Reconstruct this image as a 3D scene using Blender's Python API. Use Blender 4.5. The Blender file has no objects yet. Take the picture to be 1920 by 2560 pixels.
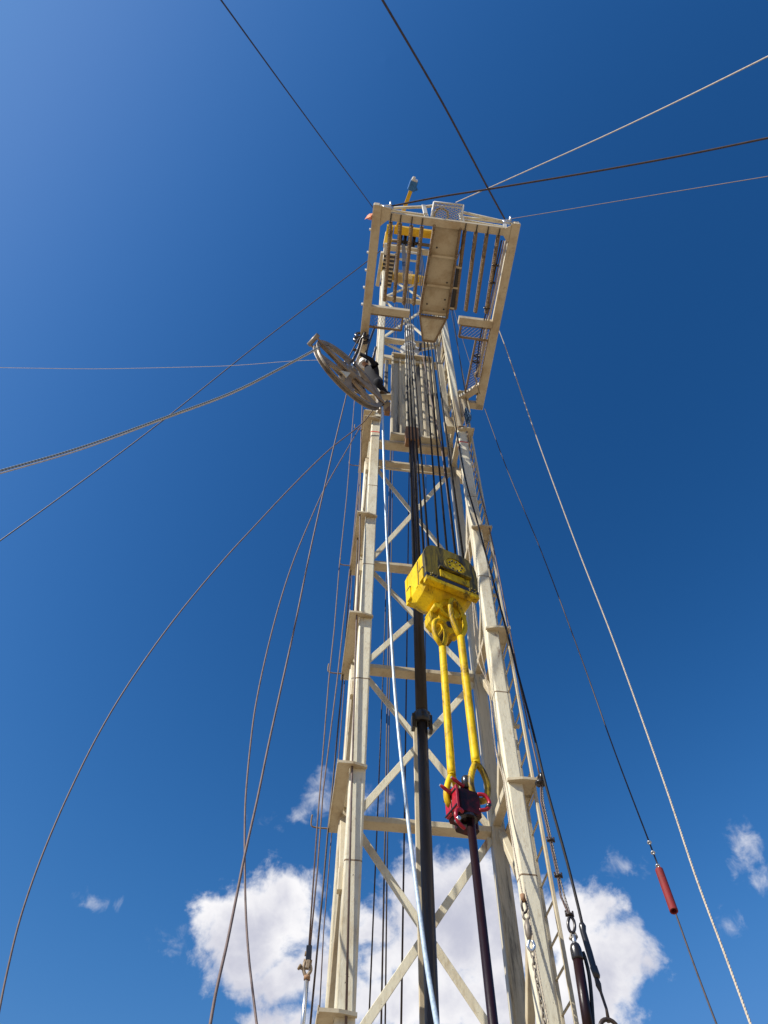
import bpy, bmesh, math, random
from mathutils import Vector as V, Matrix
random.seed(7)
SC = bpy.context.scene
COL = SC.collection
PI = math.pi

# ------------------------------------------------------------------ camera
FPX = 1849.0
def nrm(v): return V(v).normalized()
def ray(x, y): return V(((x-960)/FPX, (y-1280)/FPX, 1.0))
# axes of the place, first in the camera's own frame (x right, y down, z forward)
Zc = nrm(ray(964, 150)); Yc = nrm(V((0, 0, 1)) - Zc*Zc.z); Xc = Yc.cross(Zc)
CAM = V((0, 0, 1.6))
def c2w(p): return V((p.dot(Xc), p.dot(Yc), p.dot(Zc)))
cam_d = bpy.data.cameras.new('camera'); cam = bpy.data.objects.new('camera', cam_d); COL.objects.link(cam)
r_, u_, b_ = c2w(V((1, 0, 0))), c2w(V((0, -1, 0))), c2w(V((0, 0, -1)))
m = Matrix((r_, u_, b_)).transposed().to_4x4(); m.translation = CAM
cam.matrix_world = m
cam_d.sensor_fit = 'VERTICAL'; cam_d.sensor_height = 36; cam_d.sensor_width = 27
cam_d.lens = 36*FPX/2560; cam_d.clip_start = 0.05; cam_d.clip_end = 5000
SC.camera = cam
SC.render.resolution_x = 768; SC.render.resolution_y = 1024

# ------------------------------------------------------------------ mast frame: u right, w away, v up along the legs
ez_ = nrm((34, -1268, FPX)); eps = (1268*.11-34)/FPX
ex_ = nrm((1, .11, eps)); ey_ = -(ex_.cross(ez_))
EX, EY, EZ = c2w(ex_), c2w(ey_), c2w(ez_)
P0 = CAM + c2w(ray(862, 2560)*6.91733)
def M(u, v, w): return P0 + EX*u + EZ*v + EY*w
def wray(x, y): return c2w(ray(x, y))
def plane_hit(x, y, p, n):
    d = wray(x, y); return CAM + d*((p-CAM).dot(n)/d.dot(n))
def Pw(x, y, w): return plane_hit(x, y, M(0, 0, w), EY)
def Pv(x, y, v): return plane_hit(x, y, M(0, v, 0), EZ)
def Pu(x, y, u): return plane_hit(x, y, M(u, 0, 0), EX)
def Pd(x, y, d): return CAM + wray(x, y).normalized()*d
BASE = -5.0
Z3 = V((0, 0, 1))

# ------------------------------------------------------------------ sun and sky
SUN = (EX*-.71 + EY*-.31 + EZ*.63).normalized()
sd = bpy.data.lights.new('sun', 'SUN'); so = bpy.data.objects.new('sun', sd); COL.objects.link(so)
sd.energy = 5.0; sd.angle = math.radians(.5); sd.color = (1, .95, .86)
so.rotation_euler = (-SUN).to_track_quat('-Z', 'Y').to_euler(); so.location = SUN*60
W = bpy.data.worlds.new('World'); SC.world = W; W.use_nodes = True
nt = W.node_tree; nt.nodes.clear()
def N(tree, typ, **kw):
    n = tree.nodes.new(typ)
    for k, v in kw.items():
        if k == 'inp':
            for a, b in v.items(): n.inputs[a].default_value = b
        else: setattr(n, k, v)
    return n
def L(tree, a, b): tree.links.new(a, b)
def math_(tree, op, a, b=None, clamp=False):
    n = tree.nodes.new('ShaderNodeMath'); n.operation = op; n.use_clamp = clamp
    for i, x in enumerate((a, b)):
        if x is None: continue
        if isinstance(x, (int, float)): n.inputs[i].default_value = x
        else: tree.links.new(x, n.inputs[i])
    return n.outputs[0]
def mixc(tree, f, a, b, bt='MIX'):
    n = tree.nodes.new('ShaderNodeMix'); n.data_type = 'RGBA'; n.blend_type = bt
    for k, x in ((0, f), (6, a), (7, b)):
        if isinstance(x, (int, float)): n.inputs[k].default_value = x
        elif isinstance(x, tuple): n.inputs[k].default_value = (*x, 1) if len(x) == 3 else x
        else: tree.links.new(x, n.inputs[k])
    return n.outputs[2]
def smooth(tree, x, lo, hi):
    n = tree.nodes.new('ShaderNodeMapRange'); n.interpolation_type = 'SMOOTHSTEP'
    tree.links.new(x, n.inputs[0]); n.inputs[1].default_value = lo; n.inputs[2].default_value = hi
    return n.outputs[0]
sky = N(nt, 'ShaderNodeTexSky', sky_type='NISHITA', sun_disc=False)
sky.sun_elevation = math.asin(SUN.z); sky.sun_rotation = math.atan2(SUN.x, SUN.y)
sky.altitude = 900; sky.air_density = 1.5; sky.dust_density = 3.0; sky.ozone_density = 3.0
SKYSTR = .10
# one tone curve for the whole sky: the deep, saturated response of the phone's picture
sps = N(nt, 'ShaderNodeSeparateColor'); L(nt, sky.outputs[0], sps.inputs[0]); cbs = N(nt, 'ShaderNodeCombineColor')
for i_, (gain, pw) in enumerate(((9.64, 2.69), (3.27, 1.93), (3.28, 1.9))):
    x_ = math_(nt, 'POWER', math_(nt, 'MULTIPLY', sps.outputs[i_], .1), pw)
    y_ = math_(nt, 'MULTIPLY', x_, gain*10); cap = (1.0, 2.6, 5.8)[i_]      # soft shoulder, like film
    k_ = math_(nt, 'POWER', math_(nt, 'ADD', math_(nt, 'POWER', y_, 3.0), cap**3), 1/3)
    L(nt, math_(nt, 'DIVIDE', math_(nt, 'MULTIPLY', y_, cap), k_), cbs.inputs[i_])
tc = N(nt, 'ShaderNodeTexCoord')
# clouds live in a plane of directions low over the horizon behind the mast
cc = wray(1000, 2350).normalized(); cr = cc.cross(Z3).normalized(); cu = cr.cross(cc)
def st(x, y):
    d = wray(x, y); return d.dot(cr)/d.dot(cc), d.dot(cu)/d.dot(cc)
def dotn(v):
    n = N(nt, 'ShaderNodeVectorMath', operation='DOT_PRODUCT'); L(nt, tc.outputs['Generated'], n.inputs[0]); n.inputs[1].default_value = v; return n.outputs['Value']
dc = dotn(cc); dcs = math_(nt, 'MAXIMUM', dc, .05)
S0 = math_(nt, 'DIVIDE', dotn(cr), dcs); T0 = math_(nt, 'DIVIDE', dotn(cu), dcs)
cmb = N(nt, 'ShaderNodeCombineXYZ'); L(nt, S0, cmb.inputs[0]); L(nt, T0, cmb.inputs[1])
def noise(tree, vec, scale, detail=8, rough=.55, dist=0, out=0):
    n = N(tree, 'ShaderNodeTexNoise'); n.inputs['Scale'].default_value = scale; n.inputs['Detail'].default_value = detail
    n.inputs['Roughness'].default_value = rough; n.inputs['Distortion'].default_value = dist
    L(tree, vec, n.inputs['Vector']); return n.outputs[out]
wz = noise(nt, cmb.outputs[0], 16, 3, .5, 0, 1)
wv = N(nt, 'ShaderNodeVectorMath', operation='MULTIPLY_ADD'); L(nt, wz, wv.inputs[0]); wv.inputs[1].default_value = (.035, .035, 0); L(nt, cmb.outputs[0], wv.inputs[2])
sp = N(nt, 'ShaderNodeSeparateXYZ'); L(nt, wv.outputs[0], sp.inputs[0])
S, T = math_(nt, 'SUBTRACT', sp.outputs[0], .0175), math_(nt, 'SUBTRACT', sp.outputs[1], .0175)
def blob(x, y, rx, ry, k=1.0):
    s, t = st(x, y); s2, t2 = st(x+rx, y); s3, t3 = st(x, y-ry)
    a = abs(s2-s); b = abs(t3-t)
    p = math_(nt, 'DIVIDE', math_(nt, 'SUBTRACT', S, s), a); q = math_(nt, 'DIVIDE', math_(nt, 'SUBTRACT', T, t), b)
    r = math_(nt, 'SQRT', math_(nt, 'ADD', math_(nt, 'MULTIPLY', p, p), math_(nt, 'MULTIPLY', q, q)))
    return math_(nt, 'MULTIPLY', math_(nt, 'SUBTRACT', 1.0, r), k)
blobs = [(640, 2330, 200, 175, 1.0), (700, 2250, 120, 90, .8), (560, 2280, 115, 85, .75), (760, 2440, 200, 110, .9), (700, 2560, 170, 70, .7),
         (1130, 2300, 250, 205, 1.1), (1190, 2200, 140, 110, .9), (1320, 2330, 240, 150, 1.0), (1480, 2400, 185, 150, .95), (1450, 2290, 140, 95, .8),
         (1100, 2500, 420, 110, .9), (1400, 2560, 260, 150, 1.0), (950, 2330, 110, 75, .55), (1000, 2800, 900, 170, .8), (960, 2400, 130, 90, .6)]
D = None
for bl in blobs:
    e = blob(*bl); D = e if D is None else math_(nt, 'MAXIMUM', D, e)
n1 = noise(nt, cmb.outputs[0], 13, 12, .62, .25)
n1b = noise(nt, cmb.outputs[0], 44, 8, .6, .4)
dens = math_(nt, 'ADD', D, math_(nt, 'MULTIPLY', math_(nt, 'SUBTRACT', n1, .5), 1.7))
dens = math_(nt, 'ADD', dens, math_(nt, 'MULTIPLY', math_(nt, 'SUBTRACT', n1b, .5), .6))
alpha = smooth(nt, dens, .03, .50)
wis = [(800, 1985, 70, 80, .95), (915, 2000, 80, 60, .8), (750, 2040, 90, 30, .6), (1858, 2115, 52, 80, .85), (1905, 2190, 50, 50, .75), (1555, 2170, 60, 50, .55), (240, 2255, 60, 30, .5), (1822, 2312, 34, 45, .5), (440, 2330, 60, 45, .55)]
D2 = None
for bl in wis:
    e = blob(*bl); D2 = e if D2 is None else math_(nt, 'MAXIMUM', D2, e)
dens2 = math_(nt, 'ADD', D2, math_(nt, 'MULTIPLY', math_(nt, 'SUBTRACT', n1, .5), 1.3))
dens2 = math_(nt, 'ADD', dens2, math_(nt, 'MULTIPLY', math_(nt, 'SUBTRACT', n1b, .5), 2.0))
alpha2 = math_(nt, 'MULTIPLY', smooth(nt, dens2, .12, 1.3), .62)
alpha = math_(nt, 'MAXIMUM', alpha, alpha2)
alpha = math_(nt, 'MULTIPLY', alpha, smooth(nt, dc, .1, .3))
n2 = noise(nt, cmb.outputs[0], 8, 7, .55, .3)
shade = smooth(nt, math_(nt, 'ADD', math_(nt, 'MULTIPLY', dens, -.45), math_(nt, 'MULTIPLY', n2, 1.6)), .12, .92)
ccol = mixc(nt, shade, (4.5, 4.6, 5.5), (8.2, 8.1, 8.2))
skyc = mixc(nt, alpha, cbs.outputs[0], ccol)
bg = N(nt, 'ShaderNodeBackground', inp={'Strength': SKYSTR}); L(nt, skyc, bg.inputs[0])
wo = N(nt, 'ShaderNodeOutputWorld'); L(nt, bg.outputs[0], wo.inputs[0])
SC.view_settings.view_transform = 'Standard'; SC.view_settings.look = 'None'
SC.view_settings.gamma = 1; SC.view_settings.use_curve_mapping = False; SC.view_settings.exposure = .3

# ------------------------------------------------------------------ materials
def mat(name, base, dirt=None, dirt_amt=.5, dirt_scale=1.5, streak=1.0, rust=0, rough=.55, metal=0, speck=0, bump=.0, black=0, spec=.4, fine=1.0, scratch=0):
    m = bpy.data.materials.new(name); m.use_nodes = True; t = m.node_tree; b = t.nodes['Principled BSDF']
    tcn = N(t, 'ShaderNodeTexCoord'); mp = N(t, 'ShaderNodeMapping'); L(t, tcn.outputs['Object'], mp.inputs[0])
    mp.inputs['Scale'].default_value = (1, 1, streak)
    vec = mp.outputs[0]; col = None
    c = base
    if dirt:
        f = smooth(t, noise(t, vec, dirt_scale, 9, .65, .3), .42, .72)
        f = math_(t, 'MULTIPLY', f, dirt_amt); col = mixc(t, f, base, dirt); c = col
        f3 = smooth(t, noise(t, vec, 26*fine, 4, .6), .5, .75); c = mixc(t, math_(t, 'MULTIPLY', f3, dirt_amt*.5), c, dirt)
    if rust:
        f = smooth(t, noise(t, vec, 3.1, 10, .75, .6), .60, .70); f = math_(t, 'MULTIPLY', f, rust)
        c = mixc(t, f, c, (.22, .085, .03))
    if black:
        f = smooth(t, noise(t, vec, 2.4, 10, .75, .8), .62-.25*black, .68-.1*black); c = mixc(t, math_(t, 'MULTIPLY', f, .92), c, (.012, .011, .012))
    if speck:
        f = smooth(t, noise(t, vec, 34, 6, .8, .3), .63, .68); c = mixc(t, math_(t, 'MULTIPLY', f, speck), c, (.03, .022, .016))
        f = smooth(t, noise(t, vec, 9, 8, .8, 1.5), .67, .71); c = mixc(t, math_(t, 'MULTIPLY', f, speck), c, (.05, .035, .025))
    if scratch:
        mq = N(t, 'ShaderNodeMapping'); L(t, tcn.outputs['Object'], mq.inputs[0]); mq.inputs['Scale'].default_value = (2.2, 2.2, 26)
        f = smooth(t, noise(t, mq.outputs[0], 1.6, 5, .7, .2), .68, .74); f2 = smooth(t, noise(t, vec, 1.1, 3, .5), .45, .6)
        c = mixc(t, math_(t, 'MULTIPLY', math_(t, 'MULTIPLY', f, f2), scratch), c, (.05, .03, .02))
        f = smooth(t, noise(t, vec, .7, 12, .8, .9), .54, .66); c = mixc(t, math_(t, 'MULTIPLY', f, .55*scratch), c, (.36, .25, .12))
    if isinstance(c, tuple): b.inputs['Base Color'].default_value = (*c, 1)
    else: L(t, c, b.inputs['Base Color'])
    b.inputs['Roughness'].default_value = rough; b.inputs['Metallic'].default_value = metal
    b.inputs['Specular IOR Level'].default_value = spec
    if bump:
        bn = N(t, 'ShaderNodeBump', inp={'Strength': bump, 'Distance': .01}); L(t, noise(t, vec, 30, 6, .6), bn.inputs['Height']); L(t, bn.outputs[0], b.inputs['Normal'])
    return m
MT = {
 'cream': mat('weathered_cream_paint', (.76, .71, .54), dirt=(.40, .30, .17), dirt_amt=.85, dirt_scale=1.3, streak=.35, rust=.8, rough=.5, speck=1, bump=.35, scratch=.95),
 'cream2': mat('cream_paint', (.58, .51, .36), (.37, .27, .15), .8, 1.7, .6, .5, .55, speck=.6, bump=.15, scratch=.4),
 'stain': mat('grease_stained_paint', (.66, .60, .45), (.36, .30, .20), .7, 1.8, .07, .1, .45, black=.62, speck=.9, bump=.2, scratch=.5),
 'rustpaint': mat('rusty_brown_steel', (.27, .20, .125), (.13, .075, .04), .8, 4, 1, .8, .8, speck=.6, bump=.4),
 'rustchain': mat('rusty_chain_steel', (.30, .22, .13), (.10, .06, .035), .9, 9, 1, .7, .8, bump=.3),
 'yellow': mat('yellow_paint', (.80, .56, .006), (.34, .19, .01), .85, 3, .4, .45, .5, speck=1, bump=.25, spec=.2, black=.28),  # black patches: grease drips plus drilling-line shadows painted into the block shell
 'yellow2': mat('worn_yellow_paint', (.80, .54, .006), (.36, .19, .01), .8, 5, .5, .35, .5, speck=1, bump=.25, black=.5, spec=.2),
 'yellow3': mat('crown_yellow_paint', (.78, .48, .02), (.35, .18, .02), .6, 2, .6, .2, .5, bump=.1),
 'greaseyellow': mat('greasy_yellow_steel', (.26, .19, .010), (.02, .016, .008), .97, 9, .12, .0, .5, black=.6, speck=.8, bump=.5, fine=1.6),
 'yellowblack': mat('yellow_steel_caked_in_grease', (.74, .48, .01), (.05, .035, .01), .9, 5, .6, .2, .4, speck=1, bump=.3, black=.95, spec=.3),
 'black': mat('greasy_black_steel', (.018, .017, .018), (.05, .035, .028), .7, 3, .4, 0, .28, bump=.2, spec=.6),
 'pipe': mat('oiled_dark_pipe', (.050, .036, .028), (.010, .008, .008), .95, 2.2, .15, .1, .33, metal=0, bump=.15, spec=.4),
 'redpipe': mat('dark_red_oiled_pipe', (.016, .004, .005), (.005, .004, .005), .95, 3, .25, 0, .35, bump=.3, spec=.35),
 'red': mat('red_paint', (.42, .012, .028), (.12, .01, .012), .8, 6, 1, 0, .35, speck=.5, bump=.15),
 'shadedred': mat('greasy_red_steel_painted_shade', (.012, .006, .007), (.22, .008, .016), .4, 6, 1, 0, .45, bump=.2, spec=.25),  # black base: shadow on the elevator's front and underside painted in, plus grease
 'darkred': mat('chipped_red_tube', (.21, .014, .014), (.09, .02, .015), .85, 8, 1, .2, .7, speck=.5, bump=.4),
 'wire': mat('dark_wire_rope', (.075, .055, .05), (.03, .022, .02), .7, 14, 1, 0, .55, metal=.2),
 'wirebrown': mat('brown_wire_rope', (.16, .11, .095), (.06, .04, .035), .7, 14, 1, 0, .6),
 'wiregrey': mat('grey_wire_rope', (.30, .27, .24), (.12, .1, .09), .7, 14, 1, 0, .55, metal=.2),
 'drill': mat('greased_drilling_line', (.016, .015, .017), (.04, .034, .03), .6, 12, 1, 0, .6, metal=0, spec=.2),
 'rope': mat('pale_rope', (.56, .48, .37), (.30, .24, .18), .6, 18, 1, 0, .8),
 'whitewire': mat('pale_line', (.80, .74, .66), (.55, .48, .4), .5, 6, 1, 0, .6),
 'steel': mat('bright_steel', (.62, .64, .66), (.35, .34, .33), .4, 4, .5, 0, .3, metal=.8),
 'sheave': mat('weathered_brown_steel', (.36, .28, .19), (.12, .08, .055), .8, 3.5, 1, .3, .55, metal=.15, bump=.3),
 'rim': mat('worn_grey_steel', (.30, .26, .21), (.12, .095, .07), .8, 4, 1, .2, .5, metal=.2),
 'cable': mat('silver_armoured_cable', (.50, .60, .68), (.26, .33, .40), .8, 30, .5, 0, .4, metal=.2, speck=.5),
 'white': mat('white_paint', (.66, .65, .60), (.55, .52, .46), .4, 4, 1, 0, .5),
 'blue': mat('blue_paint', (.03, .16, .42), (.02, .07, .2), .5, 6, 1, 0, .4),
 'bluerope': mat('blue_rope', (.06, .14, .26), (.03, .06, .12), .6, 20, 1, 0, .8),
 'orange': mat('faded_orange_cloth', (.85, .30, .16), (.8, .6, .5), .6, 9, 1, 0, .9),
 'redtape': mat('red_marking', (.75, .06, .04), rough=.6),
 'hose': mat('black_rubber_hose', (.014, .014, .016), rough=.45),
 'cloth': mat('dark_navy_cloth', (.008, .009, .014), (.014, .014, .02), .5, 12, 1, 0, .9),
 'leather': mat('brown_boot_leather', (.10, .065, .035), (.04, .025, .015), .6, 20, 1, 0, .7),
 'skin': mat('skin', (.45, .26, .18), rough=.6),
 'helmet': mat('white_helmet_shell', (.8, .8, .78), rough=.3),
 'wood': mat('weathered_wood', (.30, .17, .09), (.12, .06, .04), .7, 8, .3, 0, .8),
 'sand': mat('sandy_ground', (.36, .27, .18), (.27, .20, .13), .6, .4, 1, 0, .95, bump=.3),
}
def banded(name, c1, c2, n):   # twisted lay of a rope or the armour of a cable: bands along z
    m = bpy.data.materials.new(name); m.use_nodes = True; t = m.node_tree; b = t.nodes['Principled BSDF']
    a = N(t, 'ShaderNodeTexCoord'); s = N(t, 'ShaderNodeSeparateXYZ'); L(t, a.outputs['Object'], s.inputs[0])
    k = math_(t, 'SINE', math_(t, 'MULTIPLY', math_(t, 'ADD', s.outputs[2], math_(t, 'MULTIPLY', s.outputs[0], .5)), n))
    L(t, mixc(t, smooth(t, k, -.4, .6), c1, c2), b.inputs['Base Color']); b.inputs['Roughness'].default_value = .6
    return m

# ------------------------------------------------------------------ mesh builder
class MB:
    def __init__(s): s.v = []; s.f = []; s.sm = []
    def add(s, vs, fs, smooth=False):
        o = len(s.v); s.v += [V(p) for p in vs]
        for f in fs: s.f.append(tuple(i+o for i in f)); s.sm.append(smooth)
        return s
    def prism(s, ring0, ring1, smooth=False, caps=True):
        n = len(ring0); fs = [(i, (i+1) % n, n+(i+1) % n, n+i) for i in range(n)]
        s.add(list(ring0)+list(ring1), fs, smooth)
        if caps:
            o = len(s.v)-2*n; s.f.append(tuple(o+i for i in reversed(range(n)))); s.sm.append(False)
            s.f.append(tuple(o+n+i for i in range(n))); s.sm.append(False)
        return s
    def beam(s, a, b, wx, wy, up=None, ch=None):
        """box beam from a to b, wx wide along side axis, wy along 'up' axis, chamfered long edges"""
        a, b = V(a), V(b); d = (b-a).normalized()
        up = EY if up is None else V(up); x = up.cross(d)
        if x.length < 1e-5: x = V((1, .1, .2)).cross(d)
        x.normalize(); y = d.cross(x).normalized(); hx, hy = wx/2, wy/2
        c = min(wx, wy)*.09 if ch is None else ch
        if c > 0:
            q = [(hx, -hy+c), (hx, hy-c), (hx-c, hy), (-hx+c, hy), (-hx, hy-c), (-hx, -hy+c), (-hx+c, -hy), (hx-c, -hy)]
        else: q = [(hx, -hy), (hx, hy), (-hx, hy), (-hx, -hy)]
        return s.prism([a+x*i+y*j for i, j in q], [b+x*i+y*j for i, j in q])
    def leg(s, a, b, w, r=.028):   # square tube with rounded corners
        a, b = V(a), V(b); h = w/2; q = []
        for cx, cy, t0 in ((h-r, h-r, 0), (-h+r, h-r, 90), (-h+r, -h+r, 180), (h-r, -h+r, 270)):
            for k in range(5):
                t = math.radians(t0+k*22.5); q.append((cx+r*math.cos(t), cy+r*math.sin(t)))
        n = len(q); R0 = [a+EX*i+EY*j for i, j in q]; R1 = [b+EX*i+EY*j for i, j in q]
        fs = [(i, (i+1) % n, n+(i+1) % n, n+i) for i in range(n)]
        o = len(s.v); s.add(R0+R1, fs)
        for i in range(n): s.sm[len(s.sm)-n+i] = (i % 5 != 4)
        s.f.append(tuple(o+i for i in reversed(range(n)))); s.sm.append(False); s.f.append(tuple(o+n+i for i in range(n))); s.sm.append(False)
        return s
    def tube(s, pts, r, k=6, closed=False, caps=True):
        pts = [V(p) for p in pts]; n = len(pts); rr = r if isinstance(r, (list, tuple)) else [r]*n
        tan = []
        for i in range(n):
            if closed: d = pts[(i+1) % n]-pts[i-1]
            else: d = pts[min(i+1, n-1)]-pts[max(i-1, 0)]
            tan.append(d.normalized())
        x = V((0, 0, 1)).cross(tan[0]);
        if x.length < .1: x = V((1, 0, 0)).cross(tan[0])
        x.normalize(); rings = []
        for i in range(n):
            x = (x - tan[i]*x.dot(tan[i])).normalized(); y = tan[i].cross(x)
            rings.append([pts[i]+(x*math.cos(2*PI*j/k)+y*math.sin(2*PI*j/k))*rr[i] for j in range(k)])
        vs = [p for R in rings for p in R]; fs = []
        for i in range(n if closed else n-1):
            i2 = (i+1) % n
            for j in range(k): fs.append((i*k+j, i*k+(j+1) % k, i2*k+(j+1) % k, i2*k+j))
        s.add(vs, fs, True)
        if caps and not closed:
            o = len(s.v)-len(vs)
            s.f.append(tuple(o+j for j in reversed(range(k)))); s.sm.append(False)
            s.f.append(tuple(o+(n-1)*k+j for j in range(k))); s.sm.append(False)
        return s
    def twist(s, pts, R, strands=3, pitch=.12, k=5, sr=None, step=None):
        P = resample(pts, step or pitch/6); sr = sr or R*.55
        x = V((0, 0, 1)).cross((P[1]-P[0]));
        if x.length < 1e-4: x = V((1, 0, 0))
        x.normalize(); fr = []; l = 0
        for i, p in enumerate(P):
            t = (P[min(i+1, len(P)-1)]-P[max(i-1, 0)]).normalized(); x = (x-t*x.dot(t)).normalized(); fr.append((p, x.copy(), t.cross(x), l))
            if i+1 < len(P): l += (P[i+1]-p).length
        for q in range(strands):
            s.tube([p+(a*math.cos(2*PI*(l/pitch+q/strands))+b*math.sin(2*PI*(l/pitch+q/strands)))*(R-sr) for p, a, b, l in fr], sr, k)
        return s
    def poly(s, pts, off):         # flat plate: outline pts, thickness vector off
        return s.prism([V(p) for p in pts], [V(p)+V(off) for p in pts])
    def cyl(s, a, b, r, k=16, r2=None): return s.tube([a, b], [r, r if r2 is None else r2], k)
    def torus(s, c, n, R, r, k=40, j=6, sx=1.0):
        c, n = V(c), nrm(n); a = n.cross(V((.3, .1, 1))).normalized(); b = n.cross(a)
        return s.tube([c+(a*math.cos(2*PI*i/k)+b*math.sin(2*PI*i/k)*sx)*R for i in range(k)], r, j, closed=True)
    def ring(s, c, n, prof, k=48): # lathe about axis n through c; prof list of (radius, offset), closed profile
        c, n = V(c), nrm(n); a = n.cross(V((.3, .1, 1))).normalized(); b = n.cross(a); m_ = len(prof); vs = []
        for i in range(k):
            d = a*math.cos(2*PI*i/k)+b*math.sin(2*PI*i/k)
            vs += [c+d*r+n*o for r, o in prof]
        fs = [(i*m_+j, i*m_+(j+1) % m_, ((i+1) % k)*m_+(j+1) % m_, ((i+1) % k)*m_+j) for i in range(k) for j in range(m_)]
        return s.add(vs, fs, False)
    def mesh(s, name, org):
        me = bpy.data.meshes.new(name); me.from_pydata([tuple(p-org) for p in s.v], [], s.f)
        me.polygons.foreach_set('use_smooth', s.sm); me.update()
        b = bmesh.new(); b.from_mesh(me); bmesh.ops.recalc_face_normals(b, faces=b.faces); b.to_mesh(me); b.free()
        return me
def resample(pts, step):
    pts = [V(p) for p in pts]; out = [pts[0]]; carry = 0
    for a, b in zip(pts[:-1], pts[1:]):
        l = (b-a).length; d = step-carry
        while d < l: out.append(a+(b-a)*(d/l)); d += step
        carry = l-(d-step)
    out.append(pts[-1]); return out
def spline(pts, n=8):
    pts = [V(p) for p in pts]; out = []
    for i in range(len(pts)-1):
        p0, p1, p2, p3 = pts[max(i-1, 0)], pts[i], pts[i+1], pts[min(i+2, len(pts)-1)]
        for k in range(n):
            t = k/n; out.append(.5*((2*p1)+(p2-p0)*t+(2*p0-5*p1+4*p2-p3)*t*t+(-p0+3*p1-3*p2+p3)*t**3))
    out.append(pts[-1]); return out
def base_of(o): return V(o['_org']) if '_org' in o.keys() else V((0, 0, 0))
ORG = {}
def thing(name, label, cat, loc, group=None):
    o = bpy.data.objects.new(name, None); COL.objects.link(o); o.location = loc; o.empty_display_size = .2
    o['label'] = label; o['category'] = cat; ORG[o.name] = V(loc)
    if group: o['group'] = group
    return o
def part(name, mb, m, parent, label=None, kind=None):
    org = ORG[parent.name]; me = mb.mesh(name, org); o = bpy.data.objects.new(name, me); COL.objects.link(o)
    o.parent = parent; me.materials.append(MT[m] if isinstance(m, str) else m); ORG[o.name] = org
    if label: o['label'] = label
    if kind: o['kind'] = kind
    return o
def inst(name, me, parent, mw):    # a further piece sharing a mesh, placed by world matrix
    o = bpy.data.objects.new(name, me); COL.objects.link(o); o.parent = parent
    m2 = mw.copy(); m2.translation = mw.translation-ORG[parent.name]; o.matrix_local = m2; ORG[o.name] = ORG[parent.name]; return o
def single(name, mb, m, label, cat, group=None, kind=None):
    org = min(mb.v, key=lambda p: p.z).copy(); me = mb.mesh(name, org); o = bpy.data.objects.new(name, me); COL.objects.link(o)
    o.location = org; me.materials.append(MT[m] if isinstance(m, str) else m); ORG[o.name] = org
    if kind: o['kind'] = kind
    if label: o['label'] = label; o['category'] = cat
    if group: o['group'] = group
    return o

# ------------------------------------------------------------------ ground
g = MB(); S_ = 2500; nG = 8
g.add([(-S_, -S_, 0), (S_, -S_, 0), (S_, S_, 0), (-S_, S_, 0)], [(0, 1, 2, 3)])
single('ground', g, 'sand', None, None, kind='structure')

# ------------------------------------------------------------------ lower mast
LV = [-2.72, .05, 2.80, 5.55, 8.28, 12.15]
TOPV = 12.25
mast = thing('lower_mast', 'lower section of the white derrick mast, four square legs with crossed braces', 'mast', M(1, BASE, .5))
for u in (0, 2):
    l1 = part('front_leg', MB().leg(M(u, BASE, .1), M(u, TOPV, .1), .2), 'cream', mast)
    part('rear_leg', MB().leg(M(u-(.05 if u == 0 else 0), BASE, 1.1), M(u-(.05 if u == 0 else 0), TOPV+.9, 1.1), .19), 'stain' if u == 2 else 'cream', mast, label='grease streaked rear leg' if u == 2 else None)
    part('red_band', MB().leg(M(u, 11.62, .1), M(u, 11.66, .1), .204), 'redtape', mast)
    # lifting lug on the leg head
    lg = MB().beam(M(u-.07, TOPV+.06, .1), M(u+.07, TOPV+.06, .1), .12, .14).cyl(M(u-.09, TOPV+.1, .02), M(u+.09, TOPV+.1, .02), .045, 10)
    part('leg_head_lug', lg, 'rustpaint', mast)
    # butt welds: thin dark collars
    for v in (1.6, 4.3, 6.9, 9.4):
        part('weld_seam', MB().leg(M(u, v, .1), M(u, v+.018, .1), .2035), 'rustpaint', mast)
for iv, v in enumerate(LV):
    for sgn, u in ((-1, 0), (1, 2)):
        U = lambda d: u+sgn*d
        pl = MB().poly([M(U(.265), v, -.10), M(U(.07), v, -.10), M(U(-.11), v, -.05), M(U(-.11), v, -.004), M(U(.105), v, -.004), M(U(.105), v, 1.42), M(U(.265), v, 1.42)], EZ*.035)
        part('side_plate', pl, 'cream2', mast)
        # lip on the outer edge of the plate
        part('plate_rim', MB().beam(M(U(.262), v+.018, -.1), M(U(.262), v+.018, 1.42), .012, .07, up=EZ), 'cream2', mast)
        part('side_beam', MB().beam(M(U(-.02), v+.10, .2), M(U(-.02), v+.10, 1.0), .12, .12, up=EZ), 'cream2', mast)
    part('rear_beam', MB().beam(M(.1, v+.0, 1.12), M(1.9, v+.0, 1.12), .20, .09, up=EZ), 'cream2', mast)
part('rear_beam', MB().beam(M(.1, 13.1, 1.12), M(1.9, 13.1, 1.12), .22, .12, up=EZ), 'cream2', mast)
part('tie_bar', MB().beam(M(.05, 11.95, 1.1), M(1.95, 11.95, 1.1), .05, .05, up=EZ), 'cream2', mast)
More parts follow.
